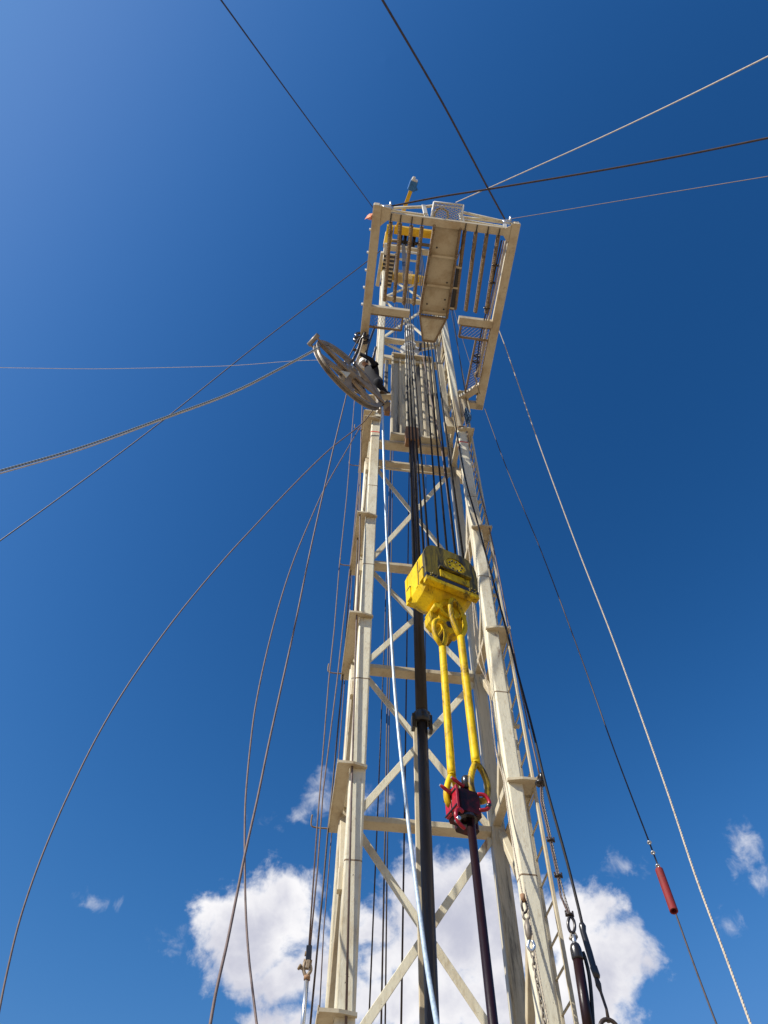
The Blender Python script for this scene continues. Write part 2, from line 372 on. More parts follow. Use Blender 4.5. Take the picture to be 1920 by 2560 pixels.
for a, b in zip(LV[:-1], LV[1:]):
    for p, q, dw in (((.1, a), (1.9, b), 0.0), ((1.9, a), (.1, b), .035)):
        part('cross_brace', MB().beam(M(p[0], p[1]+.1, 1.1+dw), M(q[0], q[1]-.1, 1.1+dw), .10, .028, up=EY, ch=.004), 'cream', mast)
    mid = (a+b)/2
    for u in (0, 2):
        uu = u+(-.09 if u == 0 else .03)
        part('side_brace', MB().beam(M(uu, a+.12, 1.0), M(uu, mid, .2), .09, .09), 'cream2', mast)
        part('side_brace', MB().beam(M(uu, mid, .2), M(uu, b-.06, 1.0), .09, .09), 'cream2', mast)
        part('end_cap', MB().beam(M(uu, mid-.12, .12), M(uu, mid+.12, .12), .13, .11), 'cream2', mast)
# hooked guide rods that keep the cables off the left side
for i, (v, w, u1) in enumerate([(2.80, 1.36, -.50), (5.55, 1.30, -.49), (8.28, 1.2, -.48), (12.15, 1.25, -.5), (12.3, .35, -.47), (.05, 1.36, -.5)]):
    part('hooked_rod', MB().tube(spline([M(-.26, v+.02, w), M(u1+.06, v+.02, w), M(u1, v+.05, w-.01), M(u1, v+.19, w-.02)], 5), .011, 8), 'rustpaint', mast)
# the foot under the lowest levels, out of frame
part('foot_frame', MB().beam(M(-.3, BASE+.1, .1), M(2.3, BASE+.1, .1), .3, .25).beam(M(-.3, BASE+.1, 1.1), M(2.3, BASE+.1, 1.1), .3, .25), 'cream2', mast)

# ladder on the right side of the mast
lad = thing('access_ladder', 'narrow white ladder running up the right side of the mast', 'ladder', M(2.25, BASE, .2))
for w in (.02, .42):
    part('rail', MB().beam(M(2.27, BASE, w), M(2.24, 13.4, w+.1), .035, .055), 'cream2', lad)
rg = MB().cyl(M(0, 0, .02), M(0, 0, .42), .014, 6); rgm = rg.mesh('rung', M(0, 0, 0)); rgm.materials.append(MT['cream2'])
v = BASE+.35
while v < 13.3:
    inst('rung', rgm, lad, Matrix.Translation(M(2.27-.03*(v-BASE)/18.4, v, .1*(v-BASE)/18.4))); v += .335
for v in LV+[3.9, 6.7, 9.6, 11]:
    part('bracket', MB().beam(M(2.05, v+.02, .25), M(2.26, v+.02, .25), .04, .06), 'cream2', lad)

# ------------------------------------------------------------------ upper mast
up = thing('upper_mast', 'upper telescoping section of the white mast rising behind the racking board', 'mast', M(1, TOPV, .5))
UT = 27.0
for u in (.04, 1.97):
    part('front_leg', MB().leg(M(u, TOPV+.15, .10), M(u, UT, .10), .17), 'cream', up)
    part('rear_leg', MB().leg(M(u, TOPV+1, 1.06), M(u, UT, 1.06), .15), 'cream2', up)
UV = [13.3, 18.2, 19.85, 24.0, UT]
for v in UV[1:]:
    part('rear_beam', MB().beam(M(.1, v, 1.05), M(1.9, v, 1.05), .16, .17, up=EZ), 'cream2', up)
part('front_beam', MB().beam(M(-.05, UT, .02), M(2.05, UT, .02), .22, .22, up=EZ), 'cream2', up)
for a, b in ((13.3, 18.2), (18.2, 19.85), (19.85, 24.0), (24.0, UT)):
    if a != 13.3:
        for p, q, dw in (((.1, a), (1.9, b), 0), ((1.9, a), (.1, b), .05)):
            part('cross_brace', MB().beam(M(p[0], p[1]+.05, 1.05+dw), M(q[0], q[1]-.05, 1.05+dw), .085, .05, up=EY), 'cream', up)
    n = max(1, round((b-a)/1.7)); h = (b-a)/n
    for i in range(n):
        for u in (.04, 1.97):
            part('side_brace', MB().beam(M(u, a+h*i, 1.0), M(u, a+h*(i+.5), .18), .07, .07), 'cream2', up)
            part('side_brace', MB().beam(M(u, a+h*(i+.5), .18), M(u, a+h*(i+1), 1.0), .07, .07), 'cream2', up)
            part('side_strut', MB().beam(M(u, a+h*i, .18), M(u, a+h*i, 1.0), .06, .08), 'cream2', up)
# bracket plates of the right front leg
part('leg_gusset', MB().poly([M(2.06, 14.3, -.02), M(2.36, 14.3, -.02), M(2.36, 14.3, .9), M(2.06, 14.3, .9)], EZ*.04).poly([M(2.30, 13.3, .05), M(2.07, 13.0, .05), M(2.07, 14.3, .05), M(2.30, 14.3, .05)], EY*.03), 'cream2', up)
part('leg_gusset', MB().poly([M(-.04, 12.6, -.02), M(-.3, 12.6, -.02), M(-.3, 12.6, .8), M(-.04, 12.6, .8)], EZ*.04), 'cream2', up)
# guide housing: stained back box with ribs
box = thing('guide_housing', 'grease stained white channel box hung across the inside of the mast', 'housing', M(1.07, 13.15, 1))
B0, B1, Ul, Ur = 13.3, 18.35, .47, 1.68
part('back_panel', MB().beam(M((Ul+Ur)/2, B0, 1.06), M((Ul+Ur)/2, B1, 1.06), Ur-Ul, .03, up=EY, ch=0), 'stain', box)
for u in (Ul, Ur):
    part('side_flange', MB().beam(M(u, B0, .96), M(u, B1, .96), .05, .19, up=EY), 'cream2', box)
for v in (B0-.03, B1+.06):
    part('end_channel', MB().beam(M(Ul-.03, v, .95), M(Ur+.03, v, .95), .2, .1, up=EZ), 'cream2', box)
for k, u in enumerate((.70, .90, 1.12, 1.34)):
    part('rib', MB().beam(M(u, B0+.03, .985), M(u, B1-.03, .985), .09 if k in (1, 2) else .06, .12 if k in (1, 2) else .07, up=EY), 'stain' if k in (1, 2) else 'cream2', box)
part('rib', MB().beam(M(1.53, B0+.03, .985), M(1.53, B1-.03, .985), .07, .07, up=EY), 'cream2', box)
part('header_beam', MB().beam(M(.1, 18.25, 1.0), M(Ul-.03, 18.25, 1.0), .12, .3, up=EZ), 'cream2', box)
part('header_beam', MB().beam(M(Ur+.05, 18.25, 1.0), M(1.9, 18.25, 1.0), .12, .12, up=EZ), 'cream2', box)
part('guide_rail', MB().beam(M(.28, 14.3, .8), M(.28, 17.6, .8), .10, .06, up=EY), 'stain', box)
part('guide_rail', MB().beam(M(1.80, 13.4, .45), M(1.80, 16.9, .45), .16, .07, up=EY), 'stain', box)
part('guide_bracket', MB().beam(M(1.83, 12.9, .4), M(1.83, 13.4, .4), .24, .2, up=EY), 'cream2', box)
part('hinge_block', MB().beam(M(.28, 13.2, .3), M(.28, 13.7, .3), .14, .14, up=EY), 'wood', box, label='rusty brown block below the left guide rail')
# white lifting eye above the housing
le = thing('lifting_eye', 'white round lifting boss with a stacked collar above the channel box', 'lifting eye', M(1.0, 18.4, .9))
part('lug_plate', MB().poly([M(1+.3*math.cos(t), 19.1+.42*math.sin(t)-(.25 if abs(math.cos(t)) > .6 else 0), .86) for t in [i*PI/8 for i in range(16)]], EY*.07), 'white', le)
part('boss', MB().cyl(M(1.0, 19.0, .72), M(1.0, 19.0, .86), .17, 20).cyl(M(1.0, 19.0, .68), M(1.0, 19.0, .72), .10, 16), 'white', le)
part('collar', MB().tube([M(1.02, 19.7, .95), M(1.02, 20.5, .95), M(1.02, 20.5, .95), M(1.02, 20.62, .95), M(1.02, 20.62, .95), M(1.02, 20.9, .95)], [.16, .16, .11, .11, .16, .16], 16), 'white', le)

# ------------------------------------------------------------------ central raising ram
ram = thing('raising_ram', 'tall dark oiled hydraulic ram standing in the middle of the mast', 'hydraulic ram', M(.93, BASE, .6))
ru = .935
part('lower_barrel', MB().cyl(M(ru, BASE, .6), M(ru, 4.15, .6), .076, 24), 'pipe', ram)
part('upper_barrel', MB().cyl(M(ru, 4.3, .6), M(ru, 12.6, .6), .089, 24, .080), 'pipe', ram)
part('flange_collar', MB().tube([M(ru, 4.10, .6), M(ru, 4.12, .6), M(ru, 4.26, .6), M(ru, 4.30, .6)], [.11, .135, .135, .10], 20).beam(M(ru-.13, 3.98, .58), M(ru-.13, 4.22, .58), .05, .12).beam(M(ru+.12, 3.95, .58), M(ru+.12, 4.22, .58), .045, .10), 'black', ram)
part('socket_box', MB().beam(M(ru, 12.4, .6), M(ru, 13.0, .6), .34, .24), 'wood', ram, label='rusty socket at the head of the ram')
part('guide_channel', MB().beam(M(ru-.075, BASE, .76), M(ru-.075, 4.4, .76), .06, .05), 'cream2', ram)

# ------------------------------------------------------------------ racking board
PV = 14.0
rb = thing('racking_board', 'beige steel racking board with open fingers seen from below', 'platform', M(1, PV, -1.4))
def R(x, y): return Pv(x, y, PV)
Tt = EZ*.16
def slab(pts, t=.16, dv=0): return MB().poly([R(*p)+EZ*dv if not isinstance(p, V) else p+EZ*dv for p in pts], EZ*t)
LF, RF = M(-.50, PV, -4.3), M(2.62, PV, -4.3)
part('side_beam', MB().beam(M(-.50, PV+.08, -4.24), M(-.47, PV+.08, .25), .2, .17, up=EZ), 'cream2', rb)
part('side_beam', MB().beam(M(2.56, PV+.08, -4.24), M(2.62, PV+.08, .30), .2, .17, up=EZ), 'cream2', rb)
part('front_beam', MB().beam(M(-.40, PV+.07, -4.04), M(2.46, PV+.07, -4.04), .17, .13, up=EZ), 'cream2', rb)
for pts in ([(-.40, -4.24), (-.40, -3.82), (-.30, -3.92), (-.20, -4.0), (-.20, -4.2)], [(2.46, -4.2), (2.46, -3.82), (2.38, -3.9), (2.3, -4.0), (2.3, -4.1)]):
    part('corner_plate', MB().poly([M(a, PV-.005, b) for a, b in pts], EZ*.02), 'cream2', rb)
for u, w in ((-.52, -4.22), (2.58, -4.22)):
    part('beam_end', MB().beam(M(u, PV+.0, w), M(u, PV+.22, w), .12, .06), 'cream2', rb)
part('end_beam', MB().beam(M(2.05, PV+.08, .22), M(2.7, PV+.08, .22), .17, .17, up=EZ), 'cream2', rb)
part('diagonal_beam', MB().beam(M(2.02, PV+.10, .20), M(2.60, PV+.10, -.35), .17, .16, up=EZ), 'cream2', rb)
part('cross_beam', MB().beam(M(-.42, PV+.08, -1.92), M(.52, PV+.08, -1.92), .17, .17, up=EZ), 'cream2', rb)
part('cross_beam', MB().beam(M(1.70, PV+.08, -1.92), M(2.52, PV+.08, -1.92), .17, .17, up=EZ), 'cream2', rb)
# fingers: four left and four right of the walkway, each with its safety chain
for (x0, y0), (x1, y1) in [((977, 556), (961, 754)), ((1001, 560), (985, 757)), ((1029, 565), (1009, 763)), ((1055, 568), (1034, 764)),
                           ((1163, 573), (1138, 775)), ((1191, 578), (1165, 779)), ((1219, 582), (1189, 783)), ((1247, 588), (1216, 785))]:
    a, b = R(x0, y0), R(x1, y1)
    f = part('finger', MB().beam(a+EZ*.08, b+EZ*.08, .085, .07, up=EZ), 'rustpaint', rb)
    part('chain', MB().twist([a+EZ*.02, b+EZ*.02], .034, 2, .10, 5), 'rustchain', f)
for x, y in [(977, 548), (1001, 551), (1029, 556), (1055, 559), (1163, 572), (1191, 576), (1219, 580), (1247, 585)]:
    c = R(x, y)
    part('strap', MB().beam(c-EY*.12-EZ*.012, c+EY*.08-EZ*.012, .022, .02, up=EZ), 'black', rb)
# walkway
wk = [(.80, -4.0), (1.36, -4.0), (1.40, -1.95), (.78, -1.95)]
part('walkway_panel', MB().poly([M(a, PV+.1, b) for a, b in wk], EZ*.02), 'cream2', rb)
for w in (-4.0, -3.33, -2.66, -2.02):
    part('walkway_rib', MB().beam(M(.82, PV+.06, w), M(1.38, PV+.06, w), .055, .09, up=EZ), 'cream2', rb)
for u0, u1 in ((.78, .76), (1.36, 1.41)):
    e = part('walkway_edge', MB().beam(M(u0, PV+.04, -4.0), M(u1, PV+.04, -1.95), .05, .14, up=EZ), 'rustpaint', rb)
    part('chain', MB().twist([M(u0, PV-.04, -4.0), M(u1, PV-.04, -1.95)], .032, 2, .10, 5), 'rustchain', e)
tip = [(.77, -1.92), (1.40, -1.92), (1.22, -1.33), (.93, -1.33)]
part('walkway_tip', MB().poly([M(a, PV+.05, b) for a, b in tip], EZ*.03), 'cream', rb)
te = MB()
for (a, b), (c, d) in zip(tip, tip[1:]+tip[:1]): te.beam(M(a, PV+.03, b), M(c, PV+.03, d), .035, .09, up=EZ)
part('tip_edge', te, 'rustpaint', rb)
part('side_locker', MB().beam(M(1.47, PV+.12, -3.15), M(1.49, PV+.12, -2.15), .09, .22, up=EZ), 'black', rb)
for w in (-3.15, -2.68, -2.2):
    part('locker_bracket', MB().beam(M(1.40, PV+.02, w), M(1.54, PV+.02, w), .04, .06, up=EZ), 'cream2', rb)
for u_, w_ in ((1.30, -2.35), (1.31, -2.12), (.90, -2.2), (1.28, -2.75), (.92, -3.5)):
    part('drain_hole', MB().cyl(M(u_, PV+.097, w_), M(u_, PV+.094, w_), .022, 10), 'black', rb)
for w_ in (-3.6, -2.6, -1.5, -.6):
    part('splice_plate', MB().beam(M(2.60-.0, PV-.008, w_-.12), M(2.60, PV-.008, w_+.12), .12, .012, up=EZ), 'cream2', rb)
# expanded metal
def exmesh(q, nx, ny, th, m='rustpaint'):
    """diamond mesh over quad q (4 corners), nx by ny cells"""
    mb = MB()
    def P(s, t): return (q[0]*(1-s)+q[1]*s)*(1-t)+(q[3]*(1-s)+q[2]*s)*t
    up_ = (q[1]-q[0]).cross(q[3]-q[0]).normalized()
    for i in range(nx):
        for j in range(ny):
            for (a, b) in (((i, j+.5), (i+.5, j)), ((i+.5, j), (i+1, j+.5)), ((i, j+.5), (i+.5, j+1)), ((i+.5, j+1), (i+1, j+.5))):
                mb.beam(P(a[0]/nx, a[1]/ny), P(b[0]/nx, b[1]/ny), th*.5, th*1.6, up=up_, ch=0)
    return mb
def mesh_panel(q, nx, ny, th, frame=.05, mf='rustpaint'):
    part('mesh_panel', exmesh(q, nx, ny, th), 'rustpaint', rb, kind='stuff')
    fr = MB()
    for a, b in zip(q, q[1:]+q[:1]): fr.beam(a, b, frame, .05, up=EZ)
    part('mesh_frame', fr, mf, rb)
mesh_panel([M(-.42, PV+.05, -1.82), M(.38, PV+.05, -1.82), M(.38, PV+.05, -1.50), M(-.42, PV+.05, -1.50)], 12, 3, .008)
mesh_panel([M(1.78, PV+.05, -1.82), M(2.50, PV+.05, -1.82), M(2.50, PV+.05, -1.52), M(1.78, PV+.05, -1.52)], 8, 3, .008)
mesh_panel([M(2.20, PV+.06, -1.50), M(2.50, PV+.06, -1.50), M(2.52, PV+.06, -.1), M(2.20, PV+.06, -.1)], 4, 18, .008, .045)
# rods and lashings along the right beam
for du, m_, r0 in ((-.07, 'cream', .014), (-.11, 'rustpaint', .014), (-.16, 'black', .016), (-.04, 'rope', .012)):
    part('stowed_rod', MB().tube(spline([M(2.46+du+.02, PV+.05, -3.85), M(2.47+du, PV+.03, -2.6), M(2.45+du, PV+.04, -1.5), M(2.50+du*.7, PV+.05, -.55)], 6), r0, 6), m_, rb)
part('lashing_rope', MB().twist(spline([M(2.44, PV+.02, -1.5), M(2.42, PV+.02, -.9), M(2.34, PV, -.62), M(2.42, PV, -.42), M(2.36, PV, -.25), M(2.2, PV, -.05)], 6), .026, 2, .12), 'rope', rb)
for w in (-3.3, -2.9, -2.3, -1.1, -.95):
    part('lashing', MB().torus(M(2.30, PV+.04, w), EY, .07, .018, 10, 5), 'black', rb)
part('hanging_strap', MB().twist(spline([M(1.52, PV+.1, -3.95), M(1.47, PV+.1, -3.6), M(1.41, PV+.08, -3.3)], 5), .014, 2, .1), 'rope', rb)
# railing beyond the front beam
rails = [((958, 521), (1062, 517), (1087, 514)), ((965, 530), (1063, 545)), ((957, 524), (1062, 538)),
         ((1157, 531), (1268, 556)), ((1157, 543), (1266, 557)), ((1157, 551), (1262, 568))]
for r in rails:
    pp = [Pv(x, y, PV+1.0) for x, y in r]
    t_ = MB()
    for a, b in zip(pp, pp[1:]): t_.beam(a, b, .05, .09, up=EZ)
    part('hand_rail', t_, 'cream', rb)
for a, b in (((1059, 514), (1064, 535)), ((1064, 535), (1070, 549)), ((1151, 534), (1158, 560)), ((962, 524), (960, 545)), ((1262, 556), (1262, 574))):
    part('rail_post', MB().beam(Pv(*a, PV+1.0), Pv(*b, PV+.6), .09, .05), 'white', rb)
bq = [Pv(1085, 505, PV+.9), Pv(1159, 513, PV+.9), Pv(1153, 556, PV+.5), Pv(1079, 546, PV+.5)]
part('basket_mesh', exmesh(bq, 7, 7, .010), 'cream2', rb, kind='stuff')
bf = MB()
for a, b in zip(bq, bq[1:]+bq[:1]): bf.tube([a, b], .022, 6)
bk = [p+EZ*.25+EY*.12 for p in bq]
for a, b in zip(bk, bk[1:]+bk[:1]): bf.tube([a, b], .014, 6)
for a, b in zip(bq, bk): bf.tube([a, b], .014, 6)
part('basket_frame', bf, 'white', rb)
part('coil', MB().torus(Pv(1103, 540, PV+.9), (.2, .3, 1), .16, .03, 14, 5).torus(Pv(1122, 535, PV+.9), (.3, .1, 1), .13, .03, 14, 5), 'rustchain', rb, label='heap of rusty shackles in the mesh basket')
for x, y in ((970, 517), (1270, 554)):
    c = Pv(x, y, PV+.2)
    part('corner_shackle', MB().torus(c, EY, .10, .03, 14, 6).torus(c+EZ*.1+EX*.05, EX, .08, .025, 14, 6), 'steel', rb)
for w in (-3.7, -3.2, -2.8, -2.4, -2.0):
    part('cleat', MB().beam(M(-.61, PV+.05, w), M(-.61, PV+.16, w), .04, .03), 'white', rb)

single('cloth_rag', MB().add([Pv(933, 533, PV+.2), Pv(935, 549, PV+.2), Pv(925, 550, PV+.1), Pv(916, 546, PV), Pv(911, 549, PV), Pv(918, 539, PV+.1), Pv(924, 534, PV+.15), Pv(926, 542, PV-.1)],
       [(0, 1, 7), (1, 2, 7), (2, 3, 7), (3, 4, 5), (3, 5, 7), (5, 6, 7), (6, 0, 7)]), 'orange', 'torn orange and white rag fluttering from the left front corner of the racking board', 'rag')

# ------------------------------------------------------------------ crown
cb = thing('crown_block', 'yellow crown frame with dark sheaves at the very top of the mast', 'crown block', M(1, UT+.1, .3))
CV = 28.1
part('front_girder', MB().beam(M(.30, CV, -.42), M(2.0, CV, -.42), .30, .3, up=EZ), 'yellow3', cb)
part('rear_girder', MB().beam(M(.20, 26.5, 1.0), M(2.0, 26.5, 1.0), .34, .3, up=EZ), 'yellow3', cb)
part('middle_girder', MB().beam(M(.3, CV, .28), M(1.2, CV, .28), .25, .2, up=EZ), 'wood', cb, label='brown girder under the sheaves')
part('side_girder', MB().beam(M(.13, CV, -.55), M(.13, CV, .15), .26, .3, up=EZ), 'yellow', cb)
part('side_girder', MB().beam(M(1.95, CV, -.5), M(1.95, CV, 1.1), .2, .3, up=EZ), 'yellow3', cb)
for u in (-.0, 2.0):
    part('corner_post', MB().beam(M(u, UT+.1, .0), M(u+.05, CV+.1, -.2), .16, .16), 'yellow3', cb)
    part('corner_post', MB().beam(M(u, UT+.1, 1.1), M(u, CV, .9), .16, .16), 'yellow3', cb)
for k, u in enumerate((.62, .80, .98, 1.16, 1.40)):
    s_ = part('sheave', MB().ring(M(u, CV+.3, .1), EX, [(.12, -.05), (.45, -.06), (.45, -.03), (.40, 0), (.45, .03), (.45, .06), (.12, .05)], 28), 'black', cb)
part('axle', MB().cyl(M(.2, CV+.3, .1), M(1.9, CV+.3, .1), .07, 12), 'rustpaint', cb)
part('grating_deck', exmesh([M(.5, 26.2, .6), M(1.2, 26.2, .6), M(1.2, 26.2, 1.1), M(.5, 26.2, 1.1)], 8, 8, .018), 'cream2', cb, kind='stuff')
for w in (-.05, .25):
    part('deck_rail', MB().beam(M(.48, 26.4, w), M(1.3, 26.4, w), .07, .09, up=EZ), 'white', cb)
part('deck_rail', MB().beam(M(.48, 26.4, -.08), M(.48, 26.4, 1.1), .07, .1, up=EZ), 'white', cb)
hz = thing('gin_pole', 'yellow pole with a blue winch head leaning out above the crown', 'pole', M(.55, CV, -.4))
a, b = M(.42, CV, -.5), Pw(1028, 474, -2.0)
part('pole', MB().beam(a, b, .15, .15), 'yellow3', hz)
d = (b-a).normalized(); sx = d.cross(Z3).normalized()
part('winch_head', MB().beam(b-d*.02, b+d*.34, .30, .30, up=sx).beam(b+d*.05-sx*.22, b+d*.15-sx*.1, .1, .1), 'blue', hz)
part('head_cap', MB().beam(b+d*.34, b+d*.40, .24, .24, up=sx).cyl(b+d*.34+sx*.05, b+d*.48+sx*.05, .06, 10), 'white', hz)
# slatted walkway beside the upper mast, left
sw = thing('slatted_walkway', 'narrow slatted walkway hung beside the left leg just below the yellow crown', 'walkway', M(.1, 24, 0))
WV = 24.0
def Q(x, y): return Pv(x, y, WV)
part('side_plate', MB().poly([Q(952, 632), Q(959, 632), Q(948, 717), Q(939, 715)], EZ*.2), 'cream2', sw)
sl0, sl1 = [Q(960, 634), Q(988, 637)], [Q(950, 716), Q(976, 722)]
nS = 17
for i in range(nS):
    t = (i+.5)/nS; a = sl0[0].lerp(sl1[0], t); b = sl0[1].lerp(sl1[1], t)
    part('slat', MB().beam(a+EZ*.1, b+EZ*.1, .055, .10, up=EZ), 'black' if i % 2 else 'cream2', sw)
for t in (.45, 1.0):
    part('stringer', MB().beam(sl0[0].lerp(sl0[1], t)+EZ*.18, sl1[0].lerp(sl1[1], t)+EZ*.18, .05, .08, up=EZ), 'rustpaint', sw)
part('end_plate', MB().beam(Q(960, 624)+EZ*.1, Q(969, 625)+EZ*.1, .4, .1, up=EZ), 'white', sw)

# ------------------------------------------------------------------ travelling block
th = math.radians(19); A_ = (EX*math.cos(th)+EY*math.sin(th)); A_ = (A_-Z3*A_.z).normalized(); C_ = Z3; Bn = C_.cross(A_)*-1   # Bn points away from the cheek
if Bn.dot(EY) < 0: Bn = -Bn
BC = Pw(1122, 1432, -1.15)
def BL(a, b, c): return BC + A_*a + Bn*b + C_*c      # b: 0 = front cheek, + = away
blk = thing('travelling_block', 'greasy yellow travelling block with a round hub hanging in front of the mast', 'travelling block', BL(0, .3, -.7))
TH = .54
prof = [(-.34, .43), (-.28, .49), (-.18, .52), (.24, .52), (.34, .47), (.40, .36), (.425, .22), (.43, -.05), (.42, -.34), (.36, -.46), (.22, -.58), (-.22, -.58), (-.36, -.46), (-.42, -.34), (-.42, .24), (-.39, .36)]
inner = [(a*.985, c*.985) for a, c in prof]
def lofted(bs):
    mb = MB(); n = len(prof)
    rings = [[BL(a*ka, b, (c if c > -.3 else -.3+(c+.3)*kc)) for a, c in prof] for b, ka, kc in bs]
    mb.add([p for r_ in rings for p in r_], [(i*n+j, i*n+(j+1) % n, (i+1)*n+(j+1) % n, (i+1)*n+j) for i in range(len(rings)-1) for j in range(n)]+[tuple(range(n)), tuple((len(rings)-1)*n+j for j in range(n))])
    return mb
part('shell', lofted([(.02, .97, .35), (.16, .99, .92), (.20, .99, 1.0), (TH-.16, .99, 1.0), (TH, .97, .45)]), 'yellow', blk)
ck = [(-.34, .43), (-.28, .49), (-.18, .52), (.24, .52), (.34, .48), (.42, .38), (.46, .24), (.465, .02), (.43, -.34), (-.41, -.34), (-.42, .24), (-.38, .38)]
part('cheek_plate', MB().prism([BL(a, -.04, c) for a, c in ck], [BL(a, .03, c) for a, c in ck]), 'greaseyellow', blk, label='black greasy cheek plate')
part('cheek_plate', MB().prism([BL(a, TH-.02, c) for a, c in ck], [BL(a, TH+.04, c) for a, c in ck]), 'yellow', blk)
part('lower_rim', MB().beam(BL(-.42, -.02, -.415), BL(.42, -.02, -.415), .09, .10, up=Bn), 'yellow2', blk)
part('rim_band', MB().beam(BL(-.42, -.03, -.325), BL(.43, -.03, -.325), .08, .07, up=Bn), 'black', blk)
part('hub_ring', MB().ring(BL(.10, -.045, .17), Bn, [(.165, -.012), (.18, -.012), (.18, .02), (.165, .02)], 36), 'greaseyellow', blk)
hb = part('hub_disc', MB().cyl(BL(.10, -.046, .17), BL(.10, -.03, .17), .160, 32), 'yellow2', blk)
for i in range(9):
    t = 2*PI*i/9; c = BL(.10+.105*math.cos(t), -.056, .17+.105*math.sin(t)); part('bolt', MB().cyl(c, c+Bn*.015, .016, 8), 'black', hb)
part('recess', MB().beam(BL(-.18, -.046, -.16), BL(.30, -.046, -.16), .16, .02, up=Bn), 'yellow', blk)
part('recess_lip', MB().beam(BL(-.20, -.066, -.05), BL(.32, -.066, -.05), .035, .07, up=Bn), 'greaseyellow', blk)
for a in (-.30, .33):
    k = MB()
    for i in range(7):
        t = 2*PI*i/7; c = BL(a+.055*math.cos(t), -.08, -.32+.045*math.sin(t)); k.cyl(c, c+Bn*.06, .014, 8)
    part('bolt_cluster', k, 'greaseyellow', blk)
for c0, c1 in ((.13, .16),):
    pass
for b0, bw in ((.13, .012), (.22, .05)):   # seams and straps over the lit side
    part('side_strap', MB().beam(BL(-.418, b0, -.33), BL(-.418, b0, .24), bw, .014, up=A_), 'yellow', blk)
part('side_seam', MB().beam(BL(-.418, .17, -.33), BL(-.418, .17, .24), .012, .012, up=A_), 'black', blk)
for b0 in (.07, .46):
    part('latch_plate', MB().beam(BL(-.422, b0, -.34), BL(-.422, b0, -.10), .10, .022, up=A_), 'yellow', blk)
    part('latch_notch', MB().beam(BL(-.428, b0, -.10), BL(-.428, b0, -.08), .11, .018, up=A_), 'black', blk)
part('top_lug', MB().beam(BL(-.10, .1, .52), BL(-.10, .1, .58), .09, .12).beam(BL(.02, .1, .52), BL(.02, .1, .57), .06, .09), 'yellow2', blk)
# hook body below the block
HC = BL(.02, .30, 0)
def HL(a, b, c): return HC + A_*a + Bn*b + C_*c
part('hook_neck', MB().tube([HL(0, 0, -.50), HL(0, 0, -.62)], [.2, .17], 18), 'yellow2', blk)
hk = [(-.16, -.58), (.16, -.58), (.15, -.86), (.10, -1.08), (.0, -1.16), (-.10, -1.08), (-.15, -.86)]
part('hook_body', MB().prism([HL(a, -.13, c) for a, c in hk], [HL(a, .13, c) for a, c in hk]), 'yellow', blk)
part('hook_cheek', MB().ring(HL(0, -.14, -.70), Bn, [(.10, -.02), (.16, -.02), (.16, .02), (.10, .02)], 24), 'yellow2', blk)
part('hook_eye', MB().cyl(HL(-.0, -.145, -.98), HL(-.0, -.10, -.98), .055, 18), 'black', blk)
part('hook_shoe', MB().beam(HL(-.08, -.02, -1.08), HL(.09, -.02, -1.13), .20, .09, up=C_), 'yellowblack', blk)
for sg in (-1, 1):
    e = part('ear', MB().prism([HL(sg*(.14+x), -.09, c) for x, c in ((-.02, -.66), (.08, -.70), (.12, -.80), (.11, -.93), (.05, -1.0), (-.02, -1.0))], [HL(sg*(.14+x), .09, c) for x, c in ((-.02, -.66), (.08, -.70), (.12, -.80), (.11, -.93), (.05, -1.0), (-.02, -1.0))]), 'yellow2', blk)
    part('ear_pin', MB().cyl(HL(sg*.21, -.20, -.74), HL(sg*.21, .08, -.74), .045, 16), 'yellow', e)

# ------------------------------------------------------------------ elevator links
def link(name_lbl, px, wtop, wbot, r, group='yellow elevator links'):
    # px: image trace of the shank top/bottom; loops are built about it
    t = thing('elevator_link', name_lbl, 'elevator link', Pw(px['bot'][0], px['bot'][1], wbot), group)
    a, b = Pw(*px['s0'], wtop), Pw(*px['s1'], wbot)
    part('shank', MB().tube(spline([a, a.lerp(b, .03), a.lerp(b, .5), a.lerp(b, .97), b], 4), r, 14), 'yellow2', t)
    lo = [Pw(x, y, wtop+dw) for x, y, dw in px['up']]
    part('upper_eye', MB().tube(spline([a]+lo+[a], 5), r*.72, 12), 'yellow2', t)
    lo = [Pw(x, y, wbot+dw) for x, y, dw in px['lo']]
    part('lower_eye', MB().tube(spline([b]+lo+[b], 5), r*.72, 12), 'yellowblack' if r > .048 else 'yellow2', t)
    return t
link('left yellow elevator link, its eye behind the hook ear', dict(s0=(1106, 1618), s1=(1129, 1935), bot=(1122, 2010),
     up=[(1094, 1600, -.05), (1085, 1575, -.07), (1086, 1555, -.05), (1097, 1551, .0), (1111, 1562, .06), (1115, 1585, .07), (1113, 1605, .04)],
     lo=[(1120, 1958, -.03), (1116, 1985, -.04), (1121, 2008, -.02), (1130, 2014, .0), (1140, 2002, .04), (1142, 1978, .05), (1137, 1955, .03)]), -1.12, -1.22, .046)
link('right yellow elevator link with black grease on its forked lower end', dict(s0=(1152, 1594), s1=(1190, 1906), bot=(1205, 2005),
     up=[(1141, 1575, -.04), (1130, 1545, -.06), (1126, 1510, -.05), (1132, 1500, .0), (1148, 1520, .10), (1160, 1550, .12), (1162, 1575, .06)],
     lo=[(1180, 1930, -.03), (1177, 1960, -.04), (1185, 1990, -.02), (1200, 2003, .0), (1216, 1995, .03), (1219, 1965, .03), (1208, 1932, .02)]), -1.12, -1.22, .050)

